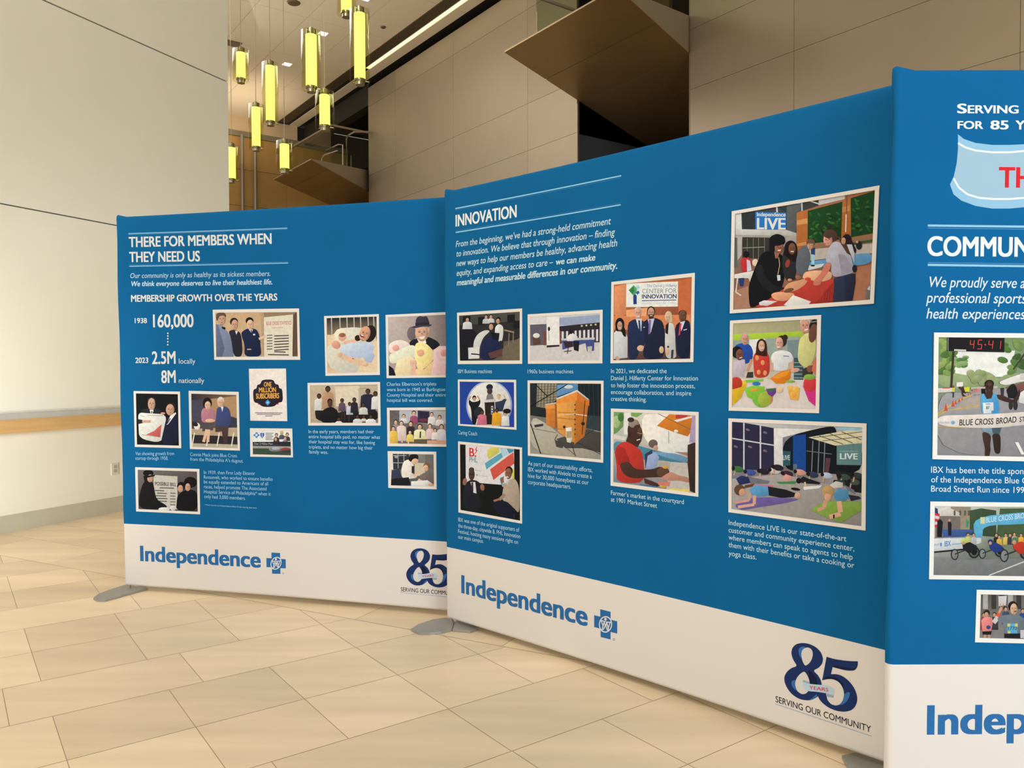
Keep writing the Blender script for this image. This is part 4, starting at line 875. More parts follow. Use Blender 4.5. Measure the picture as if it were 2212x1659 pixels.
p.text((110, 125, 175), 'The Daniel J. Hilferty', (294, 152), (488, 150), 18).text((120, 122, 140), 'CENTER FOR', (264, 192), (488, 189), 28).text((40, 52, 100), 'INNOVATION', (262, 226), (488, 224), 26, .9).line((52, 72, 130), 5, (262, 240), (486, 236)).text((190, 195, 205), 'Capability. Collaborate. Create.', (262, 262), (482, 258), 12)
p.poly((206, 204, 206), (80, 450), (100, 430), (150, 432), (168, 480), (168, 612), (78, 620)).ell((30, 22, 26), 118, 395, 30, 44).poly((30, 22, 26), (90, 400), (148, 400), (162, 480), (140, 470), (130, 440), (100, 440), (88, 430)).ell(S1, 118, 404, 17, 30).line((226, 216, 210), 4, (112, 418), (126, 417)).line(S1, 22, (95, 605), (110, 626))
p.poly((34, 46, 76), (168, 385), (215, 358), (262, 362), (296, 400), (290, 520), (250, 545), (230, 622), (172, 625), (172, 480)).ell((190, 184, 178), 238, 302, 25, 22).ell((214, 160, 138), 237, 322, 22, 40).poly((214, 212, 218), (222, 358), (262, 358), (258, 440), (240, 420)).poly((40, 56, 92), (238, 368), (250, 368), (256, 440), (244, 430)).ell(S2, 255, 550, 24, 20).line((236, 226, 216), 5, (230, 342), (248, 341))
p.poly((30, 36, 60), (265, 385), (300, 358), (350, 350), (400, 375), (412, 450), (408, 570), (395, 618), (275, 620), (268, 560), (290, 520)).ell((46, 36, 34), 322, 310, 27, 34).ell(S1, 322, 318, 22, 34).poly((60, 46, 42), (304, 330), (342, 330), (336, 356), (310, 356)).poly((196, 190, 206), (300, 362), (345, 355), (320, 450)).poly((120, 100, 160), (308, 366), (322, 364), (318, 455), (304, 460)).ell(S2, 390, 560, 15, 24, 0, 16).line((214, 210, 214), 5, (272, 415), (282, 412)).line((235, 225, 215), 4, (314, 338), (332, 338))
p.poly((200, 196, 192), (415, 410), (440, 380), (470, 390), (480, 450), (482, 560), (490, 615), (418, 618), (412, 520)).poly((30, 28, 34), (418, 400), (438, 380), (432, 460), (415, 450)).ell((206, 180, 140), 436, 345, 25, 38).poly((206, 176, 130), (440, 340), (462, 350), (462, 380), (442, 382)).ell(S2, 430, 350, 17, 30).ell(S2, 428, 572, 12, 26, 0, 16).rect((30, 28, 34), 428, 535, 440, 546).poly((60, 50, 52), (455, 560), (470, 560), (466, 615), (452, 615))
p.poly((30, 34, 60), (480, 400), (520, 372), (555, 362), (580, 385), (578, 618), (495, 615), (482, 480)).ell((40, 32, 30), 528, 325, 26, 24).ell((110, 74, 58), 528, 340, 24, 38).poly((210, 206, 214), (512, 380), (545, 372), (520, 440)).poly((206, 60, 80), (510, 390), (522, 386), (512, 460), (500, 470)).line((214, 212, 216), 5, (534, 432), (556, 426)).ell((90, 60, 48), 528, 362, 14, 6)
p.build('printed_photo', DB, 'five people in business dress under a white sign')

p = photo(WB, B3, [(60, 942), (632, 965), (630, 1518), (58, 1445)], [(78, 964), (612, 986), (610, 1494), (76, 1422)], None, [(206, 206, 190), (222, 206, 180), (150, 130, 120), (110, 130, 140)])
p.poly((110, 150, 90), (78, 964), (145, 968), (140, 1060), (100, 1100), (78, 1110)).ell((170, 190, 130), 95, 1030, 26, 40).ell((70, 120, 60), 125, 1000, 20, 28).poly((120, 160, 90), (185, 968), (270, 972), (230, 1000), (190, 990)).poly((228, 224, 214), (145, 968), (190, 968), (200, 1120), (145, 1110))
p.poly((236, 232, 226), (300, 975), (612, 986), (612, 1220), (480, 1250), (320, 1200), (262, 1100), (262, 1000)).poly((206, 120, 40), (360, 1055), (440, 980), (612, 990), (600, 1070), (560, 1125), (480, 1100)).poly((190, 60, 60), (482, 982), (560, 986), (540, 1010), (482, 1006)).poly((226, 220, 214), (470, 1020), (590, 990), (596, 1000), (490, 1030)).line((110, 90, 80), 4, (365, 975), (580, 1080)).ell((226, 220, 200), 484, 1090, 14, 10).line((170, 160, 160), 5, (436, 1090), (438, 1170))
p.poly((70, 130, 150), (78, 1150), (180, 1170), (260, 1190), (470, 1250), (560, 1280), (560, 1320), (420, 1280), (280, 1280), (78, 1240)).poly((110, 150, 180), (300, 1220), (480, 1236), (560, 1262), (550, 1300), (420, 1262)).poly((190, 180, 170), (450, 1290), (600, 1300), (605, 1490), (420, 1470)).poly((150, 120, 110), (470, 1225), (600, 1230), (590, 1260)).poly((214, 206, 196), (80, 1110), (160, 1130), (150, 1150), (78, 1140))
p.ell((110, 90, 84), 335, 1172, 30, 28).poly((50, 60, 84), (280, 1240), (330, 1210), (330, 1330), (285, 1340)).poly((150, 165, 200), (300, 1250), (350, 1225), (375, 1260), (350, 1335), (285, 1340)).ell((190, 150, 130), 352, 1200, 16, 18)
p.poly((74, 48, 40), (158, 1155), (180, 1090), (260, 1150), (235, 1195), (170, 1170)).ell((70, 48, 42), 212, 1085, 44, 68).ell((150, 130, 120), 208, 1040, 36, 28).ell((60, 44, 40), 190, 1016, 22, 16).ell((70, 46, 38), 232, 1110, 34, 62).ell((90, 62, 50), 248, 1092, 14, 30).line((226, 216, 206), 6, (228, 1150), (250, 1142)).line((180, 150, 100), 3, (232, 1100), (280, 1112)).ell((60, 40, 34), 180, 1110, 10, 20)
p.poly((190, 56, 46), (84, 1230), (100, 1180), (160, 1152), (230, 1195), (262, 1220), (276, 1300), (278, 1430), (95, 1425), (100, 1330)).poly((170, 46, 40), (84, 1230), (102, 1182), (150, 1200), (185, 1290), (110, 1310))
p.poly((72, 48, 40), (112, 1300), (178, 1285), (215, 1340), (330, 1340), (380, 1318), (440, 1345), (435, 1390), (330, 1390), (200, 1400), (140, 1370)).ell((96, 66, 54), 400, 1358, 42, 34).ell((214, 160, 60), 415, 1325, 18, 10).poly((74, 50, 42), (275, 1395), (340, 1420), (385, 1440), (360, 1455), (280, 1430)).ell((214, 170, 60), 402, 1444, 24, 16)
p.poly((186, 130, 110), (375, 1400), (450, 1350), (500, 1380), (570, 1390), (580, 1430), (500, 1410), (430, 1415)).poly((60, 42, 40), (560, 1180), (612, 1160), (610, 1494), (575, 1480), (560, 1300)).poly((170, 150, 180), (570, 1165), (590, 990), (612, 990), (612, 1165)).poly((206, 120, 110), (365, 1420), (450, 1420), (440, 1450), (370, 1440)).poly((70, 110, 150), (250, 1436), (360, 1450), (350, 1462), (250, 1446)).poly((226, 200, 90), (440, 1462), (570, 1470), (565, 1488), (440, 1472))
p.build('printed_photo', DB, 'woman in a red shirt at an outdoor market stall')

p = photo(WB, B4, [(170, 357), (1876, 58), (1812, 1424), (147, 1537)], [(208, 388), (1824, 112), (1768, 1378), (188, 1494)], None, [(110, 112, 112), (170, 100, 58), (150, 96, 72), (150, 90, 62)])
p.poly((64, 68, 70), (208, 388), (915, 265), (915, 610), (208, 640)).poly((212, 210, 206), (208, 390), (276, 378), (282, 562), (208, 570)).poly((46, 52, 54), (284, 380), (440, 352), (440, 560), (290, 560))
p.poly((90, 94, 94), (700, 300), (970, 255), (975, 355), (915, 370), (915, 610), (800, 610), (795, 330)).poly((50, 58, 60), (706, 310), (800, 295), (800, 590), (795, 380)).line((200, 198, 194), 20, (685, 300), (690, 372)).line((200, 198, 194), 14, (975, 256), (978, 352)).poly((60, 62, 62), (985, 255), (1170, 225), (1168, 290), (985, 350)).line((205, 203, 200), 14, (1070, 236), (1170, 270)).poly((196, 190, 184), (1170, 222), (1470, 172), (1470, 215), (1170, 285))
p.poly((38, 116, 190), (436, 362), (795, 372), (792, 570), (438, 566)).text((216, 214, 206), 'Independence', (455, 412), (788, 416), 44, .9).text((218, 216, 208), 'LIVE', (455, 560), (788, 565), 125, 1)
p.poly((196, 190, 182), (208, 562), (800, 572), (912, 608), (912, 640), (208, 628)).poly((160, 154, 146), (208, 628), (912, 640), (912, 800), (208, 660)).poly((176, 170, 162), (208, 640), (285, 645), (280, 860), (204, 960)).poly((54, 52, 48), (288, 655), (640, 660), (640, 900), (288, 900))
for x in (345, 415, 475, 545): p.line((120, 114, 106), 7, (x, 665), (x, 930))
p.line((150, 146, 138), 8, (290, 780), (545, 768)).poly((96, 98, 96), (200, 660), (230, 660), (232, 1000), (195, 1010))
p.poly((176, 104, 52), (915, 372), (1440, 240), (1824, 112), (1800, 700), (1200, 770), (915, 800)).poly((206, 146, 86), (918, 460), (1040, 435), (1040, 500), (918, 515)).poly((200, 136, 80), (918, 730), (1040, 705), (1040, 745), (918, 760)).poly((196, 128, 76), (1440, 310), (1530, 285), (1530, 350), (1440, 370)).poly((26, 66, 34), (1045, 350), (1445, 245), (1430, 690), (1180, 720), (1042, 725)).poly((24, 64, 32), (1540, 205), (1824, 118), (1800, 610), (1545, 655)).poly((44, 40, 28), (1200, 545), (1320, 520), (1300, 600), (1230, 640), (1195, 640))
random.seed(3)
for i in range(40):
    x, y = random.uniform(1070, 1410), random.uniform(370, 690); p.ell(random.choice(((40, 96, 44), (22, 54, 30), (56, 108, 50), (30, 76, 36))), x, y, 30, 14, random.uniform(-60, 60), 8)
for i in range(26):
    x, y = random.uniform(1565, 1790), random.uniform(230, 590); p.ell(random.choice(((38, 90, 40), (20, 50, 28), (50, 100, 46))), x, y, 28, 13, random.uniform(-60, 60), 8)
p.line((120, 90, 70), 9, (1495, 175), (1492, 400)).line((226, 220, 206), 12, (1490, 390), (1484, 596)).poly((150, 110, 84), (1050, 740), (1800, 620), (1798, 720), (1130, 790), (1040, 760)).poly((60, 80, 40), (1560, 720), (1796, 680), (1796, 710), (1560, 745))
p.poly((186, 172, 160), (1040, 800), (1796, 725), (1790, 840), (1040, 930)).poly((96, 150, 190), (1040, 940), (1300, 905), (1600, 850), (1790, 835), (1784, 968), (1400, 1000), (1040, 1000)).poly((206, 200, 196), (1040, 985), (1240, 960), (1200, 1005), (1050, 1040)).poly((170, 112, 84), (1560, 1010), (1782, 975), (1768, 1378), (1560, 1390)).poly((168, 122, 98), (190, 1280), (360, 1220), (380, 1475), (188, 1494))
p.poly((150, 200, 215), (1090, 855), (1125, 852), (1122, 970), (1090, 975)).ell((24, 24, 26), 1104, 984, 26, 10)
p.poly((190, 50, 52), (268, 940), (300, 885), (360, 880), (392, 930), (400, 990), (360, 1060), (285, 1065)).ell((28, 24, 28), 335, 855, 34, 40).poly((206, 196, 206), (340, 910), (380, 930), (398, 1040), (345, 1055)).poly((220, 212, 204), (195, 1085), (440, 1040), (380, 1180), (360, 1130), (195, 1130)).line((206, 198, 190), 16, (235, 1130), (215, 1290)).line((206, 198, 190), 14, (215, 1290), (275, 1330)).poly((34, 60, 110), (250, 1130), (310, 1125), (300, 1220), (260, 1220)).ell((226, 200, 170), 440, 950, 36, 42)
p.poly((18, 20, 24), (372, 1180), (440, 1000), (500, 860), (570, 810), (660, 830), (745, 850), (790, 950), (770, 1180), (700, 1320), (560, 1400), (470, 1450), (375, 1475), (360, 1290)).poly((20, 22, 28), (620, 640), (700, 612), (780, 650), (790, 720), (740, 760), (660, 800), (650, 860), (600, 830), (605, 720)).ell((150, 96, 74), 716, 780, 52, 60, 12).ell((20, 22, 28), 690, 690, 90, 66, 0).poly((150, 96, 74), (660, 830), (720, 838), (700, 900), (670, 900)).line((226, 218, 208), 12, (700, 808), (734, 806)).line((206, 180, 130), 7, (712, 890), (722, 980), (700, 1090)).poly((200, 204, 210), (690, 1095), (728, 1092), (732, 1155), (698, 1160)).poly((30, 32, 36), (430, 1000), (520, 960), (560, 1130), (700, 1240), (780, 1230), (760, 1290), (620, 1310), (480, 1180))
p.poly((40, 42, 44), (750, 850), (800, 830), (910, 850), (920, 1000), (905, 1100), (820, 1180), (760, 1080)).ell((26, 20, 22), 850, 780, 74, 86).poly((26, 20, 22), (790, 760), (925, 790), (925, 930), (880, 940), (760, 850)).ell((120, 76, 58), 866, 790, 42, 66).line((230, 220, 210), 10, (850, 820), (884, 822)).ell((150, 60, 48), 815, 960, 26, 48, 15).poly((36, 38, 40), (790, 1080), (900, 1090), (930, 1120), (890, 1150), (800, 1130)).ell((150, 100, 76), 935, 1122, 34, 24, 20)
p.poly((96, 98, 106), (920, 850), (990, 745), (1050, 765), (1085, 880), (1050, 1040), (1000, 1120), (905, 1060)).ell((110, 76, 58), 1080, 720, 50, 46).ell(S1, 1078, 750, 36, 50, 10).poly((110, 76, 58), (1040, 690), (1125, 700), (1120, 730), (1050, 730)).poly((40, 60, 110), (1085, 800), (1130, 770), (1130, 860), (1085, 850))
p.poly((188, 62, 52), (395, 1475), (560, 1400), (780, 1240), (1000, 1130), (1330, 1130), (1352, 1165), (1340, 1405), (1130, 1425), (780, 1450)).poly((150, 44, 40), (1130, 1425), (1340, 1180), (1340, 1405))
for i in range(5): p.line((170, 52, 46), 8, (1180 + i * 34, 1400 - i * 4), (1210 + i * 28, 1340 - i * 22))
p.poly((214, 150, 110), (780, 1230), (830, 1180), (960, 1150), (1020, 1130), (1050, 1160), (1000, 1220), (900, 1280), (760, 1300)).poly((226, 170, 130), (1010, 1060), (1100, 1040), (1240, 1040), (1330, 1060), (1325, 1140), (1180, 1180), (1050, 1140), (980, 1130)).poly((222, 156, 116), (625, 1310), (700, 1285), (900, 1300), (880, 1360), (780, 1395), (690, 1390), (630, 1350)).ell((206, 70, 56), 1050, 1140, 36, 20)
p.poly((216, 206, 204), (485, 1410), (540, 1385), (700, 1395), (580, 1450), (490, 1440)).poly((230, 222, 216), (770, 1440), (880, 1325), (1085, 1400), (1060, 1430), (820, 1450)).ell((120, 80, 62), 830, 1270, 60, 24, -15).ell((206, 140, 100), 840, 1150, 26, 16)
p.poly((176, 172, 184), (1250, 950), (1280, 790), (1350, 700), (1440, 720), (1530, 820), (1590, 1050), (1540, 1080), (1350, 1125), (1315, 1050), (1325, 950)).ell((80, 58, 48), 1310, 640, 84, 74).ell((214, 150, 130), 1280, 690, 52, 68, -8).poly((80, 58, 48), (1230, 610), (1340, 570), (1400, 650), (1380, 700), (1320, 650), (1300, 680), (1235, 650)).poly((84, 60, 46), (1390, 640), (1450, 680), (1540, 790), (1550, 870), (1500, 840), (1430, 730)).poly((150, 144, 156), (1400, 850), (1480, 860), (1590, 1050), (1440, 1090)).ell((150, 90, 80), 1250, 730, 8, 5)
p.poly((206, 120, 100), (1255, 950), (1325, 955), (1300, 1040), (1200, 1170), (1195, 1210), (1110, 1215), (1120, 1150), (1190, 1090)).poly((46, 52, 76), (1350, 1130), (1540, 1080), (1600, 1075), (1600, 1180), (1565, 1390), (1345, 1405)).poly((38, 42, 62), (1470, 1100), (1600, 1075), (1600, 1180), (1565, 1390), (1480, 1395))
p.ell((36, 28, 30), 1500, 680, 54, 60).poly((36, 28, 30), (1490, 680), (1555, 690), (1610, 800), (1600, 850), (1560, 780)).ell(S1, 1462, 700, 26, 40).poly((190, 186, 196), (1500, 740), (1560, 740), (1590, 850), (1590, 960), (1530, 820)).ell((30, 30, 40), 1590, 1020, 28, 44).ell((34, 34, 40), 1640, 750, 36, 50).ell((190, 150, 130), 1620, 712, 14, 16)
p.poly((120, 110, 106), (1715, 1270), (1760, 1200), (1772, 1200), (1768, 1378), (1715, 1378)).poly((206, 200, 196), (1735, 1260), (1765, 1210), (1768, 1270)).build('printed_photo', DB, 'first aid training around a red table outdoors')

p = photo(WB, B5, [(80, 66), (653, 30), (640, 648), (72, 632)], [(100, 84), (628, 56), (618, 622), (92, 610)], None, [(176, 166, 120), (150, 146, 110), (206, 190, 182), (214, 196, 184)])
p.poly((170, 200, 60), (100, 152), (540, 132), (540, 170), (470, 170), (100, 190)).poly((150, 160, 150), (98, 190), (520, 165), (520, 300), (98, 310)).poly((120, 136, 136), (440, 190), (512, 185), (512, 300), (440, 300)).poly((226, 222, 214), (200, 185), (300, 180), (300, 290), (200, 290)).poly((60, 80, 84), (480, 300), (540, 300), (540, 460), (480, 460))
for i in range(5): p.line((150, 180, 176), 4, (482, 330 + i * 24), (540, 330 + i * 24))
p.poly((214, 200, 192), (92, 430), (618, 440), (618, 622), (92, 610))
p.poly((36, 76, 160), (103, 225), (150, 205), (205, 215), (226, 260), (220, 310), (180, 345), (110, 300)).ell((170, 166, 160), 173, 172, 26, 28).ell((206, 150, 128), 173, 184, 22, 36).line((196, 144, 122), 18, (215, 310), (190, 385))
p.poly((196, 180, 190), (96, 330), (130, 310), (172, 310), (178, 370), (165, 420), (95, 418)).ell((30, 24, 26), 124, 265, 36, 38).ell((120, 78, 60), 140, 280, 24, 36).line((226, 216, 210), 5, (138, 302), (156, 296)).poly((60, 54, 56), (190, 390), (225, 388), (225, 425), (180, 425))
p.poly((196, 60, 50), (224, 280), (260, 255), (312, 258), (330, 300), (328, 420), (235, 428), (228, 360)).ell((60, 34, 30), 278, 220, 32, 40).poly((60, 34, 30), (245, 225), (312, 225), (314, 290), (290, 290), (240, 280)).ell(S2, 278, 226, 20, 34).line((235, 225, 215), 4, (270, 240), (290, 238))
for q in ((250, 300), (285, 330), (260, 390), (300, 395)): p.ell((226, 150, 90), *q, 12, 16)
p.poly((220, 216, 216), (335, 300), (350, 265), (400, 250), (460, 262), (478, 300), (470, 330), (445, 330), (445, 380), (350, 385), (345, 330)).ell((52, 40, 38), 405, 195, 32, 36).ell((52, 40, 38), 425, 172, 18, 18).ell((214, 164, 140), 390, 208, 24, 38).line((235, 225, 218), 5, (376, 232), (394, 230)).line((214, 160, 138), 18, (345, 330), (345, 385)).line((214, 160, 138), 20, (465, 325), (470, 370)).ell((214, 160, 138), 488, 378, 30, 14, -10).line((90, 96, 130), 5, (415, 288), (450, 290))
p.poly((206, 200, 130), (505, 280), (515, 180), (560, 140), (610, 150), (625, 230), (600, 330), (560, 370), (510, 330)).ell((190, 186, 182), 552, 74, 34, 26).ell((206, 150, 130), 552, 100, 32, 46).line((235, 225, 215), 6, (548, 126), (570, 120)).poly((60, 52, 50), (535, 370), (600, 345), (600, 400), (560, 430), (535, 420)).ell((130, 84, 66), 582, 370, 20, 22)
p.ell((34, 28, 30), 612, 110, 34, 52).ell((110, 70, 56), 602, 145, 26, 60, 10).line((150, 146, 140), 6, (590, 76), (626, 70)).poly((206, 110, 80), (595, 380), (600, 330), (620, 290), (618, 410))
p.poly((226, 126, 30), (334, 430), (400, 385), (462, 372), (458, 430), (420, 462), (370, 462)).poly((236, 150, 50), (345, 425), (400, 395), (458, 378), (440, 410), (380, 432))
p.poly((226, 190, 50), (94, 470), (180, 440), (185, 470), (140, 560), (94, 600)).ell((190, 60, 40), 118, 462, 40, 42).poly((214, 170, 40), (94, 500), (160, 480), (185, 455), (150, 550), (94, 600)).poly((130, 190, 60), (168, 490), (230, 475), (298, 480), (290, 530), (240, 565), (190, 545)).ell((226, 150, 60), 240, 503, 34, 10).poly((120, 196, 60), (180, 440), (290, 434), (290, 445), (180, 455)).ell((50, 120, 170), 246, 462, 26, 12)
p.ell((120, 180, 60), 282, 555, 62, 56).ell((206, 130, 70), 320, 550, 30, 44).ell((160, 176, 66), 296, 560, 40, 48).poly((110, 60, 140), (305, 495), (370, 490), (368, 520), (345, 545), (320, 530)).ell((60, 110, 60), 338, 500, 26, 8).ell((226, 190, 150), 392, 500, 22, 20).ell((130, 176, 60), 460, 448, 30, 8)
p.poly((226, 166, 70), (440, 480), (520, 490), (510, 565), (460, 560)).ell((236, 186, 90), 460, 490, 20, 16).ell((240, 180, 80), 495, 498, 20, 18).ell((236, 170, 70), 480, 530, 22, 20)
p.poly((206, 50, 130), (538, 475), (620, 500), (618, 605), (575, 570)).ell((206, 60, 60), 585, 465, 44, 48).ell((130, 170, 70), 580, 420, 36, 18).build('printed_photo', DB, 'cooking class around bright fruit bowls')

p = photo(WB, B5, [(70, 680), (938, 712), (932, 1386), (70, 1270)], [(92, 702), (912, 738), (906, 1358), (90, 1250)], None, [(60, 58, 84), (190, 184, 178), (150, 142, 138), (150, 146, 148)])
p.poly((44, 42, 66), (92, 702), (356, 735), (356, 1000), (92, 1010)).poly((214, 208, 204), (354, 718), (690, 728), (410, 800), (412, 1000), (356, 1005)).poly((196, 190, 186), (92, 702), (690, 728), (600, 748), (356, 742), (172, 708))
for x in (166, 270): p.line((200, 198, 202), 9, (x, 706), (x, 1005))
for y0, y1 in ((806, 840),): p.line((200, 198, 202), 8, (92, y0), (356, y1 + 10))
for q in ((115, 858), (190, 752), (205, 860), (300, 770), (300, 885)): p.ell((120, 100, 120), *q, 14, 7, 20)
p.poly((20, 26, 34), (410, 800), (690, 730), (750, 735), (750, 860), (910, 830), (908, 1040), (560, 1020), (412, 1000)).poly((24, 70, 140), (475, 790), (556, 780), (556, 1018), (475, 1000)).poly((44, 84, 90), (412, 885), (460, 888), (458, 975), (412, 980)).text((196, 206, 206), 'LIVE', (412, 942), (455, 942), 30, .6).poly((90, 110, 120), (476, 968), (500, 968), (500, 1012), (476, 1012))
for x in (600, 640, 676): p.line((120, 128, 130), 6, (x, 820), (x - 8, 1020))
p.line((110, 118, 120), 5, (560, 885), (720, 905)).poly((90, 60, 70), (680, 930), (712, 930), (700, 1020), (676, 1020))
p.poly((214, 204, 168), (572, 800), (910, 738), (910, 832), (740, 852)).line((90, 84, 74), 5, (640, 790), (790, 842)).line((90, 84, 74), 5, (705, 776), (850, 835)).line((90, 84, 74), 5, (780, 764), (905, 815)).line((90, 84, 74), 4, (600, 802), (910, 765)).line((90, 84, 74), 4, (660, 822), (910, 795))
p.poly((96, 130, 130), (750, 850), (908, 838), (905, 975), (750, 972)).text((150, 176, 176), 'Independence', (770, 892), (880, 892), 12).text((206, 216, 212), 'LIVE', (770, 936), (882, 938), 36, 1).poly((150, 190, 210), (750, 735), (910, 740), (905, 758), (752, 752))
p.poly((158, 150, 144), (92, 1060), (400, 1030), (900, 1140), (906, 1358), (90, 1250)).poly((30, 34, 34), (740, 1010), (908, 1030), (905, 1150), (850, 1140), (760, 1080))
for x, y, c in ((130, 1000, (60, 110, 60)), (205, 1020, (70, 80, 150)), (290, 1015, (40, 36, 44)), (360, 1010, (200, 190, 190)), (380, 990, (40, 36, 44)), (440, 1030, (60, 40, 50)), (520, 1020, (206, 150, 130)), (600, 1035, (50, 60, 80)), (690, 1040, (180, 190, 205)), (800, 1050, (60, 80, 70)), (860, 1080, (70, 84, 76)), (880, 1040, (50, 60, 60)), (770, 1085, (50, 70, 70))): p.ell(c, x, y, 38, 20, 10, 10).ell((30, 24, 26), x - 30, y - 6, 12, 13, 0, 8).line(S1, 9, (x - 20, y + 10), (x - 26, y + 40))
p.poly((206, 150, 140), (405, 1060), (430, 1030), (470, 1045), (468, 1070), (440, 1085)).line(S2, 10, (432, 1075), (438, 1092)).poly((60, 130, 80), (370, 1080), (500, 1075), (490, 1092), (390, 1092)).poly((30, 30, 34), (500, 1080), (540, 1045), (575, 1060), (650, 1085), (640, 1095), (560, 1090)).line(S2, 12, (550, 1080), (555, 1112)).ell((30, 24, 26), 512, 1072, 16, 18).poly((220, 216, 212), (540, 1110), (660, 1100), (640, 1120), (545, 1130)).ell((24, 24, 26), 492, 1125, 30, 9, 8)
p.poly((40, 46, 90), (118, 1060), (150, 1040), (200, 1050), (210, 1085), (140, 1100)).poly((110, 110, 116), (195, 1045), (330, 1075), (320, 1092), (210, 1090)).line((196, 110, 130), 12, (210, 1098), (350, 1108))
p.poly((106, 90, 150), (100, 1225), (200, 1180), (330, 1175), (540, 1185), (420, 1215), (250, 1240), (150, 1260)).poly((88, 150, 190), (205, 1125), (240, 1098), (320, 1110), (328, 1165), (260, 1175), (215, 1160)).poly((28, 30, 36), (318, 1108), (430, 1128), (490, 1150), (480, 1175), (400, 1180), (325, 1165)).ell((214, 160, 130), 505, 1165, 18, 20).ell((96, 66, 50), 140, 1130, 34, 34).ell((206, 150, 124), 158, 1145, 22, 24, 20).poly((96, 66, 50), (175, 1100), (235, 1090), (220, 1110), (165, 1120)).line((214, 160, 134), 20, (235, 1165), (232, 1220)).line((214, 160, 134), 18, (232, 1222), (130, 1238)).line((206, 150, 126), 16, (205, 1150), (200, 1195)).line((206, 150, 126), 16, (200, 1195), (110, 1210))
p.poly((130, 160, 70), (585, 1255), (680, 1200), (906, 1205), (904, 1260), (780, 1335), (680, 1300)).poly((80, 140, 180), (730, 1160), (760, 1120), (820, 1130), (830, 1180), (800, 1200), (745, 1195)).poly((206, 200, 196), (705, 1100), (745, 1075), (790, 1085), (790, 1115), (730, 1118)).poly((40, 44, 56), (825, 1160), (890, 1170), (905, 1185), (840, 1200)).poly((110, 110, 124), (795, 1095), (860, 1130), (870, 1160), (820, 1130)).ell((190, 150, 100), 695, 1140, 36, 38).ell((214, 160, 130), 695, 1175, 22, 26).poly((190, 150, 100), (665, 1120), (720, 1110), (735, 1150), (715, 1160), (675, 1150)).line((216, 164, 138), 30, (765, 1200), (775, 1270)).line((216, 164, 138), 28, (775, 1280), (705, 1300)).line((206, 150, 126), 24, (680, 1195), (672, 1240)).line((206, 150, 126), 20, (672, 1240), (628, 1258)).rect((30, 28, 30), 728, 1285, 738, 1308)
p.build('printed_photo', DB, 'people holding planks on yoga mats')

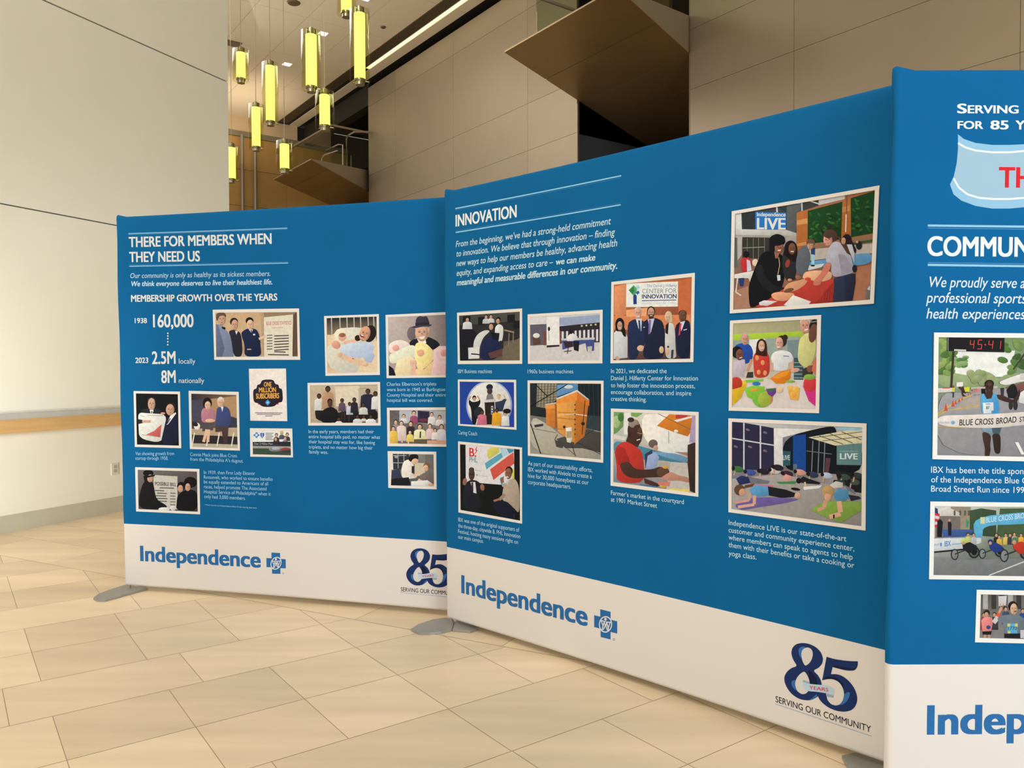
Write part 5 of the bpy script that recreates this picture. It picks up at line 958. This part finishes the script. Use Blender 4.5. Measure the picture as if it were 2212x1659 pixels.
# ---- brand strip: drawn once from the middle display and printed on all three
LG = (960, 1180, 5.027); EB = (1640, 1360, 5.548)
BR = (44, 102, 152); NV = (30, 48, 92)
def brand(wall, parent, du, du85, parts=(1, 1)):
    k = np.array(lin((226, 214, 200))) ; keep = wall.white; wall.white = WB.white
    if parts[0]:
        p = Print(wall, LG, WB, du)
        p.text(BR, 'Independence', (184, 502), (1556, 868), 187, 1.15).build('brand_wordmark', parent, 'blue brand name on the white band')
        p = Print(wall, LG, WB, du)
        p.poly(BR, (1693, 683), (1805, 712), (1805, 797), (1877, 815), (1877, 948), (1805, 930), (1805, 1012), (1697, 985), (1697, 895), (1627, 877), (1627, 748), (1693, 765))
        wc = (222, 210, 198)
        p.ell(wc, 1750, 848, 72, 90, 5, 32).ell(BR, 1750, 848, 61, 77, 5, 32)
        p.line(wc, 11, (1690, 800), (1750, 822), (1808, 826)).line(wc, 11, (1735, 826), (1722, 870), (1712, 915)).line(wc, 11, (1765, 832), (1778, 880), (1786, 922)).line(wc, 10, (1750, 858), (1724, 908)).line(wc, 10, (1750, 858), (1774, 915)).line(wc, 9, (1700, 800), (1722, 862)).line(wc, 9, (1800, 826), (1784, 880)).ell(wc, 1750, 792, 13, 17).poly(wc, (1730, 815), (1770, 822), (1762, 862), (1742, 858))
        p.ell(BR, 1750, 832, 7, 12).ell((120, 130, 145), 1840, 1012, 11, 13).ell(wc, 1840, 1012, 6, 8)
        p.build('cross_emblem', parent, 'blue cross with a white figure in a ring')
    if parts[1]:
        p = Print(wall, EB, WB, du85); FW = (216, 203, 190); p.soft = True
        p.poly(NV, (458, 437), (405, 360), (383, 280), (398, 215), (445, 172), (520, 158), (600, 170), (680, 208), (740, 268), (768, 345), (756, 410), (712, 460), (645, 490), (705, 545), (742, 610), (754, 680), (738, 760), (702, 805), (640, 838), (570, 850), (480, 832), (400, 782), (340, 712), (303, 630), (301, 560), (335, 500), (390, 458))
        p.poly(FW, (550, 437), (518, 375), (503, 300), (515, 245), (555, 214), (600, 215), (635, 245), (646, 300), (626, 370), (592, 412)).poly(FW, (541, 495), (580, 550), (603, 612), (606, 680), (592, 735), (560, 768), (512, 775), (466, 747), (436, 700), (430, 648), (440, 598), (478, 540))
        p.poly((64, 110, 165), (470, 230), (515, 200), (560, 208), (515, 245), (503, 300), (512, 350), (480, 310)).poly((60, 105, 160), (385, 620), (432, 600), (430, 650), (440, 700), (465, 745), (420, 715), (390, 670)).poly((22, 30, 58), (585, 470), (640, 520), (690, 590), (706, 660), (640, 655), (606, 640), (600, 590)).poly((58, 100, 152), (590, 850), (640, 838), (700, 805), (690, 770), (640, 815))
        p.poly(NV, (808, 325), (808, 325), (808, 325), (900, 353), (1020, 371), (1120, 379), (1182, 378), (1182, 378), (1184, 420), (1166, 470), (1130, 493), (1040, 490), (960, 470), (880, 448), (880, 448), (880, 448), (860, 534), (860, 534), (860, 534), (925, 532), (1000, 555), (1080, 618), (1140, 698), (1172, 780), (1178, 850), (1152, 925), (1100, 970), (1020, 986), (930, 975), (840, 940), (770, 890), (722, 838), (702, 790), (704, 748), (704, 748), (800, 745), (800, 745), (806, 800), (822, 850), (862, 895), (920, 912), (968, 897), (1004, 850), (1018, 790), (1014, 728), (984, 660), (940, 616), (880, 592), (820, 592), (755, 608), (755, 608), (755, 608))
        p.poly((24, 34, 64), (880, 448), (960, 470), (1040, 490), (1130, 493), (1166, 470), (1100, 462), (980, 440), (890, 424)).poly((62, 108, 165), (1012, 895), (1060, 850), (1090, 780), (1082, 740), (1020, 770), (1016, 820), (990, 875), (945, 908)).poly((22, 30, 58), (800, 560), (880, 560), (950, 590), (1010, 650), (1018, 720), (984, 660), (940, 616), (880, 592), (820, 592), (770, 604))
        p.poly((150, 168, 180), (527, 604), (605, 627), (606, 645), (560, 640), (522, 628)).poly((184, 200, 208), (522, 626), (590, 648), (700, 660), (830, 668), (905, 714), (893, 792), (820, 765), (700, 745), (590, 738), (545, 720), (519, 675)).poly((150, 166, 176), (812, 768), (893, 790), (890, 816), (808, 800))
        p.text((206, 66, 74), 'YEARS', (600, 712), (830, 742), 40, .8)
        p.text((34, 36, 40), 'SERVING OUR COMMUNITY', (197, 866), (1340, 1234), 72, .1).line((150, 172, 190), 7, (193, 890), (1345, 1276))
        p.build('anniversary_emblem', parent, 'dark blue 85 years emblem with a pale ribbon')
    wall.white = keep
ub = WB.uv(996, 1280)[0]; u8 = WB.uv(1640 + 197 / 5.548, 1360 + 866 / 5.548)[0]
brand(WB, DB, 0, 0)
brand(WA, DA, WA.uv(302.5, 1213)[0] - ub, WA.uv(866, 1281)[0] - u8)
brand(WC, DC_, WC.uv(2000.5, 1588)[0] - ub, WC.uv(2000.5, 1588)[0] - ub)

# ---- third display
C1, C2_, C3 = (1890, 120, 2.764), (1980, 690, 5.185), (1890, 980, 2.444)
IW = (238, 242, 242)
p = Print(WC, C1)
p.text(IW, 'S', (490, 344), (548, 344), 55, 1).text(IW, 'ERVING', (553, 344), (857, 345), 46, 1).text(IW, 'FOR', (492, 437), (646, 438), 45, 1).text(IW, '85', (688, 440), (797, 440), 51, 1).text(IW, 'YEARS', (838, 441), (895, 441), 52, 1, fit='Y')
p.build('slogan_text', DC_, 'wide white small capitals')
p = Print(WC, C1)
bot = [(447, 770), (468, 828), (515, 866), (600, 898), (700, 914), (800, 914), (890, 906), (1100, 905), (1300, 900), (1400, 860)]
p.poly((152, 200, 230), (495, 470), (530, 498), (600, 522), (700, 534), (800, 534), (890, 530), (1100, 530), (1300, 520), (1400, 480), (1420, 600), (1400, 860), *[q for q in bot[::-1][1:]], (470, 722), (488, 640), (495, 560))
p.poly((165, 198, 219), (497, 526), (540, 552), (600, 570), (700, 582), (800, 580), (890, 574), (1100, 570), (1380, 560), (1380, 830), (1100, 850), (890, 852), (800, 858), (700, 858), (620, 850), (550, 828), (500, 788), (470, 735), (490, 640))
p.line(IW, 12, (496, 523), (540, 549), (600, 567), (700, 578), (800, 578), (890, 570), (1100, 566)).line(IW, 12, (469, 733), (500, 788), (550, 828), (620, 850), (710, 857), (800, 857), (890, 850), (1100, 848))
p.text((222, 40, 48), 'TH', (738, 786), (940, 788), 118, 1); p.build('ribbon_emblem', DC_, 'pale blue ribbon with red lettering')
p = Print(WC, C1); p.line((150, 205, 235), 13, (315, 1015), (1700, 1031)).line((80, 145, 195), 5, (315, 1030), (1700, 1046)).line((80, 145, 195), 5, (315, 1236), (1700, 1254)).line((150, 205, 235), 13, (315, 1250), (1700, 1268))
p.build('heading_rules', DC_, 'pale blue double rules')
lines(WC, C1, [('COMMUNITY', 312, 1194, 925, 1200, dict(fit='COMMUN'))], 'heading_text', DC_, 'white bold heading', IW, 113, 1)
lines(WC, C1, [('We proudly serve a', 314, 1382, 842, 1388, dict(fit='We proudly serve')), ('professional sports', 308, 1475, 872, 1480, dict(fit='professional sport')), ('health experiences', 306, 1570, 862, 1574, dict(fit='health experience'))],
      'intro_text', DC_, 'white italic paragraph', (222, 234, 240), 62, .2, 1)
lines(WC, C3, [('IBX has been the title sponsor', 296, 100, 783, 108, dict(fit='IBX has been the title spon')), ('of the Independence Blue Cross', 296, 151, 760, 157, dict(fit='of the Independence Blue')), ('Broad Street Run since 199', 296, 200, 787, 208)],
      'caption_text', DC_, 'small white caption', (226, 236, 242), 32, .1)

p = photo(WC, C2_, [(190, 147), (1700, 160), (1690, 1600), (172, 1564)], [(240, 200), (1640, 212), (1632, 1545), (224, 1520)], None, [(120, 150, 90), (130, 150, 110), (140, 138, 142), (140, 140, 146)])
p.poly((236, 236, 230), (400, 350), (1100, 350), (1060, 640), (400, 650)).poly((150, 166, 120), (238, 560), (620, 640), (700, 560), (840, 600), (920, 680), (1000, 600), (1640, 600), (1640, 800), (236, 790))
random.seed(5)
for i in range(34): p.ell(random.choice(((104, 140, 70), (130, 160, 86), (84, 120, 62), (150, 170, 96))), random.uniform(270, 420), random.uniform(250, 600), 52, 34, random.uniform(-40, 40), 9)
for i in range(12): p.ell(random.choice(((110, 150, 90), (140, 170, 110), (90, 130, 80))), random.uniform(400, 570), random.uniform(400, 540), 40, 22, random.uniform(-40, 40), 9)
for i in range(46): p.ell(random.choice(((84, 120, 60), (104, 136, 72), (62, 96, 50), (120, 146, 84))), random.uniform(960, 1600), random.uniform(250, 620), 62, 36, random.uniform(-40, 40), 9)
for i in range(16): p.ell(random.choice(((160, 170, 120), (140, 156, 106), (150, 160, 116))), random.uniform(600, 860), random.uniform(590, 720), 46, 40, 0, 9)
p.line((60, 52, 46), 22, (410, 360), (384, 770)).line((70, 62, 54), 16, (1210, 380), (1080, 560))
p.poly((30, 28, 32), (340, 200), (980, 206), (978, 368), (338, 354)).poly((214, 210, 204), (416, 334), (550, 338), (550, 356), (416, 352)).line((150, 150, 150), 8, (348, 204), (348, 352))
RD = (226, 74, 70)
def seg(x, y, w, h, on):
    q = dict(a=((x + 8, y), (x + w, y)), b=((x + w, y), (x + w - 5, y + h / 2)), c=((x + w - 5, y + h / 2), (x + w - 10, y + h)), d=((x - 6, y + h), (x + w - 10, y + h)), e=((x - 2, y + h / 2), (x - 8, y + h)), f=((x + 6, y), (x, y + h / 2)), g=((x, y + h / 2), (x + w - 5, y + h / 2)))
    for k in on: p.line(RD, 8, *q[k])
seg(594, 234, 48, 92, 'fgbc'); seg(682, 232, 48, 98, 'afgcd'); seg(802, 238, 50, 92, 'fgbc'); seg(890, 240, 50, 92, 'bc'); p.ell(RD, 764, 284, 9, 9, 0, 10)
p.poly((150, 148, 152), (232, 830), (520, 820), (640, 800), (700, 760), (1640, 800), (1632, 1545), (224, 1520)).poly((170, 160, 150), (520, 900), (720, 850), (720, 1000), (420, 1010)).line((214, 170, 60), 12, (230, 1058), (430, 925), (620, 840)).line((214, 170, 60), 9, (330, 1020), (700, 965)).line((214, 170, 60), 10, (232, 1082), (320, 1030))
p.poly((216, 206, 200), (234, 770), (400, 765), (400, 810), (234, 820)).poly((224, 222, 222), (440, 705), (515, 700), (515, 750), (440, 755)).poly((206, 70, 60), (285, 765), (370, 762), (370, 772), (285, 775)).poly((60, 66, 80), (395, 810), (418, 810), (412, 875), (396, 875)).poly((206, 200, 60), (392, 765), (422, 765), (420, 812), (394, 812)).poly((210, 206, 60), (520, 760), (590, 755), (585, 810), (525, 812)).ell((120, 90, 70), 406, 752, 12, 14)
for x, y, h in ((323, 1020, 84), (402, 972, 74), (432, 945, 54), (472, 920, 46), (504, 900, 34), (575, 850, 30), (600, 838, 24)): p.poly((214, 78, 52), (x, y - h), (x + h * .24, y), (x - h * .24, y)); p.line((160, 60, 44), 4, (x - h * .26, y), (x + h * .26, y))
p.poly((228, 224, 220), (920, 720), (930, 690), (1180, 600), (1500, 560), (1500, 680), (1180, 690), (1000, 740)).poly((206, 196, 196), (1150, 606), (1500, 580), (1500, 660), (1150, 680)).poly((120, 80, 76), (1000, 760), (1200, 700), (1600, 690), (1600, 900), (1150, 900), (1000, 820)).poly((60, 54, 60), (930, 770), (975, 765), (970, 860), (940, 860)).poly((30, 30, 34), (1000, 790), (1040, 740), (1110, 750), (1130, 830), (1100, 890), (1020, 880)).ell((40, 30, 30), 1075, 748, 26, 26).ell((50, 48, 52), 1048, 960, 24, 52).ell((50, 48, 52), 1100, 960, 26, 58).poly((214, 214, 212), (1140, 830), (1200, 790), (1260, 800), (1260, 960), (1140, 930)).poly((26, 24, 28), (715, 770), (760, 740), (770, 830), (720, 832)).poly((206, 120, 120), (620, 790), (700, 780), (700, 812), (620, 815)).poly((190, 180, 170), (600, 760), (900, 745), (900, 770), (600, 780))
KS = (66, 46, 42)
p.poly(KS, (700, 838), (560, 868), (520, 840), (500, 790), (462, 762), (480, 750), (505, 770), (518, 735), (524, 770), (545, 830), (590, 850), (712, 836), (716, 892), (610, 900), (540, 900), (505, 860), (490, 800)).poly(KS, (880, 838), (960, 850), (1040, 890), (1080, 900), (1120, 840), (1140, 770), (1160, 830), (1120, 920), (1070, 940), (980, 920), (900, 890))
p.ell((30, 24, 26), 808, 720, 52, 44).ell(KS, 808, 752, 46, 68).poly(KS, (775, 790), (842, 790), (850, 850), (770, 850)).ell((90, 62, 54), 812, 730, 26, 20).line((34, 24, 24), 8, (780, 742), (800, 744)).line((34, 24, 24), 8, (820, 744), (842, 742)).ell((100, 66, 60), 808, 790, 16, 6)
p.poly((84, 164, 212), (712, 850), (745, 826), (775, 890), (820, 880), (850, 822), (882, 830), (915, 920), (918, 1060), (725, 1062), (712, 940)).poly(KS, (748, 828), (850, 824), (830, 884), (778, 892)).poly((70, 146, 200), (850, 930), (915, 930), (918, 1060), (840, 1060)).poly((222, 228, 230), (735, 934), (852, 928), (855, 1020), (830, 1022), (830, 1052), (740, 1054)).text((40, 40, 50), '87', (770, 1004), (808, 1004), 32, .6).line((120, 150, 190), 10, (765, 948), (820, 946))
p.poly((120, 150, 165), (715, 1200), (945, 1190), (920, 1290), (840, 1275), (830, 1290), (730, 1245)).poly((70, 90, 104), (830, 1200), (948, 1195), (920, 1285), (845, 1275))
p.poly(KS, (725, 1250), (830, 1290), (815, 1400), (822, 1460), (805, 1540), (755, 1540), (762, 1440), (740, 1360)).poly((52, 38, 36), (838, 1278), (930, 1280), (935, 1400), (928, 1500), (880, 1505), (862, 1460), (850, 1360))
p.poly((226, 216, 208), (228, 1075), (600, 1068), (900, 1055), (1200, 1035), (1640, 1000), (1640, 1160), (1200, 1180), (900, 1215), (600, 1215), (228, 1190)).text((110, 150, 190), 'Independence', (232, 1163), (360, 1163), 26).poly((120, 170, 205), (386, 1134), (412, 1134), (412, 1142), (422, 1142), (422, 1166), (412, 1166), (412, 1176), (386, 1176), (386, 1166), (376, 1166), (376, 1142), (386, 1142))
p.text((50, 48, 56), 'BLUE CROSS', (470, 1187), (850, 1174), 66, .6, .3).text((50, 48, 56), 'BROAD', (882, 1170), (1108, 1152), 66, .6, .3).text((50, 48, 56), 'STREET RUN', (1142, 1148), (1202, 1143), 56, .6, .3, fit='ST')
p.poly((230, 230, 226), (1092, 1375), (1130, 1373), (1200, 1510), (1165, 1512)).line((214, 170, 60), 6, (230, 1195), (560, 1218)).build('printed_photo', DC_, 'runner in a blue vest breaking the finish tape')

p = photo(WC, C3, [(291, 252), (1100, 262), (1095, 672), (284, 662)], [(314, 276), (1070, 284), (1066, 650), (307, 640)], None, [(214, 214, 210), (120, 140, 100), (110, 112, 116), (112, 114, 116)])
p.poly((150, 136, 116), (400, 280), (505, 282), (510, 400), (400, 400)).poly((60, 78, 56), (500, 300), (560, 288), (640, 300), (640, 440), (500, 430)).poly((70, 92, 62), (660, 290), (1070, 286), (1068, 440), (640, 440)).poly((214, 208, 200), (314, 300), (380, 280), (455, 315), (450, 330), (330, 330)).poly((120, 110, 104), (320, 328), (450, 330), (450, 440), (316, 445))
for x in (415, 445, 470, 490): p.rect((96, 90, 86), x, 300, x + 10, 326)
p.poly((60, 90, 150), (355, 400), (520, 400), (510, 420), (470, 440), (360, 440)).poly((92, 168, 206), (518, 335), (790, 308), (1060, 290), (1060, 350), (790, 372), (570, 378), (568, 446), (524, 446)).text((206, 224, 236), 'BLUE CROSS BROAD STREET', (585, 364), (787, 340), 27, .2, fit='BLUE CROSS BRO').rect((206, 206, 160), 556, 335, 580, 370)
p.poly((60, 140, 110), (482, 345), (495, 360), (492, 388), (480, 390)).line((190, 186, 180), 3, (318, 280), (316, 440))
for i in range(5): p.poly((200, 60, 64) if i % 2 == 0 else (214, 208, 204), (316, 310 + i * 16), (342 - i * 2, 318 + i * 14), (338 - i * 2, 332 + i * 14), (316, 326 + i * 16))
p.poly((50, 60, 110), (316, 285), (330, 290), (334, 320), (316, 312)).poly((30, 30, 36), (328, 355), (345, 345), (358, 360), (352, 440), (328, 440)).poly((34, 34, 40), (384, 362), (396, 350), (404, 372), (402, 432), (386, 432)).ell(S1, 393, 352, 6, 8)
p.poly((206, 210, 214), (312, 448), (560, 444), (560, 470), (470, 500), (310, 514)).text((80, 130, 180), 'ence', (312, 486), (338, 484), 14).poly((80, 130, 180), (344, 470), (352, 470), (352, 488), (344, 488)).text((80, 130, 180), 'IBX', (366, 490), (400, 486), 28, .8).line((120, 160, 200), 4, (405, 478), (460, 474)).poly((30, 30, 34), (312, 516), (480, 500), (480, 508), (312, 524))
for x, y, c in ((640, 430, (40, 40, 44)), (655, 440, (214, 170, 60)), (690, 430, (206, 180, 90)), (712, 430, (60, 60, 70)), (735, 425, (190, 150, 120)), (770, 430, (226, 170, 60)), (800, 432, (90, 90, 110)), (840, 430, (190, 120, 60)), (520, 430, (180, 180, 190)), (490, 428, (196, 200, 120))): person(p, x, y, 10, S1, (50, 40, 36), c, 30, 50)
p.poly((120, 122, 124), (308, 545), (500, 560), (1066, 540), (1066, 650), (307, 640)).line((206, 206, 206), 6, (600, 642), (785, 570), (1000, 520))
def racer(x, y, c, hc, k=1.0):
    p.ell((40, 40, 44), x + 42 * k, y + 30 * k, 30 * k, 32 * k).ell((96, 98, 102), x + 42 * k, y + 30 * k, 22 * k, 24 * k).ell((24, 24, 28), x + 42 * k, y + 28 * k, 15 * k, 18 * k)
    p.ell((44, 44, 48), x - 60 * k, y + 42 * k, 20 * k, 30 * k).ell((130, 132, 134), x - 60 * k, y + 42 * k, 15 * k, 24 * k).line((50, 50, 54), 6 * k, (x - 60 * k, y + 40 * k), (x + 20 * k, y + 10 * k))
    p.poly(c, (x - 20 * k, y - 14 * k), (x + 20 * k, y - 24 * k), (x + 56 * k, y - 4 * k), (x + 60 * k, y + 30 * k), (x + 10 * k, y + 34 * k), (x - 16 * k, y + 10 * k)).ell(hc, x - 12 * k, y - 28 * k, 15 * k, 15 * k).ell(S1, x - 14 * k, y - 20 * k, 9 * k, 10 * k)
racer(480, 490, (30, 30, 34), (196, 206, 110)); racer(620, 490, (36, 60, 130), (40, 60, 120), .9); racer(750, 490, (190, 56, 40), (90, 120, 96), 1.15); racer(900, 500, (40, 80, 120), (160, 60, 60), 1.1)
p.build('printed_photo', DC_, 'wheelchair racers under a blue start arch')

p = photo(WC, C3, [(536, 718), (1000, 726), (994, 1006), (527, 995)], [(558, 742), (975, 750), (970, 984), (551, 972)], None, [(90, 84, 80), (120, 116, 112), (120, 118, 120), (130, 128, 128)])
for x in range(570, 960, 44): p.rect((60, 58, 58) if x % 3 else (170, 168, 166), x, 744, x + 26, 820)
for x, y, c in ((575, 850, (150, 60, 70)), (630, 850, (60, 60, 70)), (690, 820, (70, 76, 90)), (780, 830, (40, 70, 140)), (830, 840, (150, 120, 60)), (880, 830, (90, 60, 70))): person(p, x, y, 12, S1, (40, 32, 30), c, 40, 80)
p.poly((206, 202, 206), (650, 752), (695, 750), (690, 800), (652, 805)).poly((226, 136, 130), (560, 880), (580, 858), (618, 866), (622, 890), (612, 940), (566, 942)).ell((44, 32, 30), 590, 840, 16, 16).ell(S1, 588, 850, 11, 14).ell((50, 70, 140), 598, 916, 12, 10).poly((30, 28, 32), (566, 938), (616, 936), (612, 955), (568, 956)).line(S1, 12, (580, 955), (578, 974)).line(S1, 12, (602, 955), (602, 974))
p.poly((110, 122, 132), (645, 862), (700, 848), (760, 850), (800, 880), (795, 974), (684, 972), (680, 900)).ell((36, 28, 28), 727, 806, 25, 28).ell(S2, 732, 820, 19, 30).line((90, 50, 46), 5, (734, 832), (746, 831)).line((206, 150, 130), 14, (650, 845), (668, 810)).line((206, 150, 130), 5, (664, 810), (660, 792)).line((206, 150, 130), 5, (672, 810), (678, 790)).line((226, 90, 60), 18, (642, 862), (655, 842)).line((206, 196, 200), 24, (625, 892), (648, 862)).line((110, 122, 132), 28, (648, 880), (700, 870))
p.poly((90, 170, 206), (698, 896), (752, 896), (750, 948), (698, 948)).text((60, 60, 70), '1770', (702, 930), (748, 930), 18, .4).rect((206, 200, 110), 698, 896, 712, 912).rect((206, 200, 110), 738, 896, 752, 912).rect((206, 200, 110), 700, 936, 714, 948).poly((30, 30, 36), (682, 950), (770, 948), (768, 974), (682, 972)).poly((200, 190, 200), (766, 930), (790, 930), (788, 974), (766, 972))
p.build('printed_photo', DC_, 'runners waving in a crowded street')
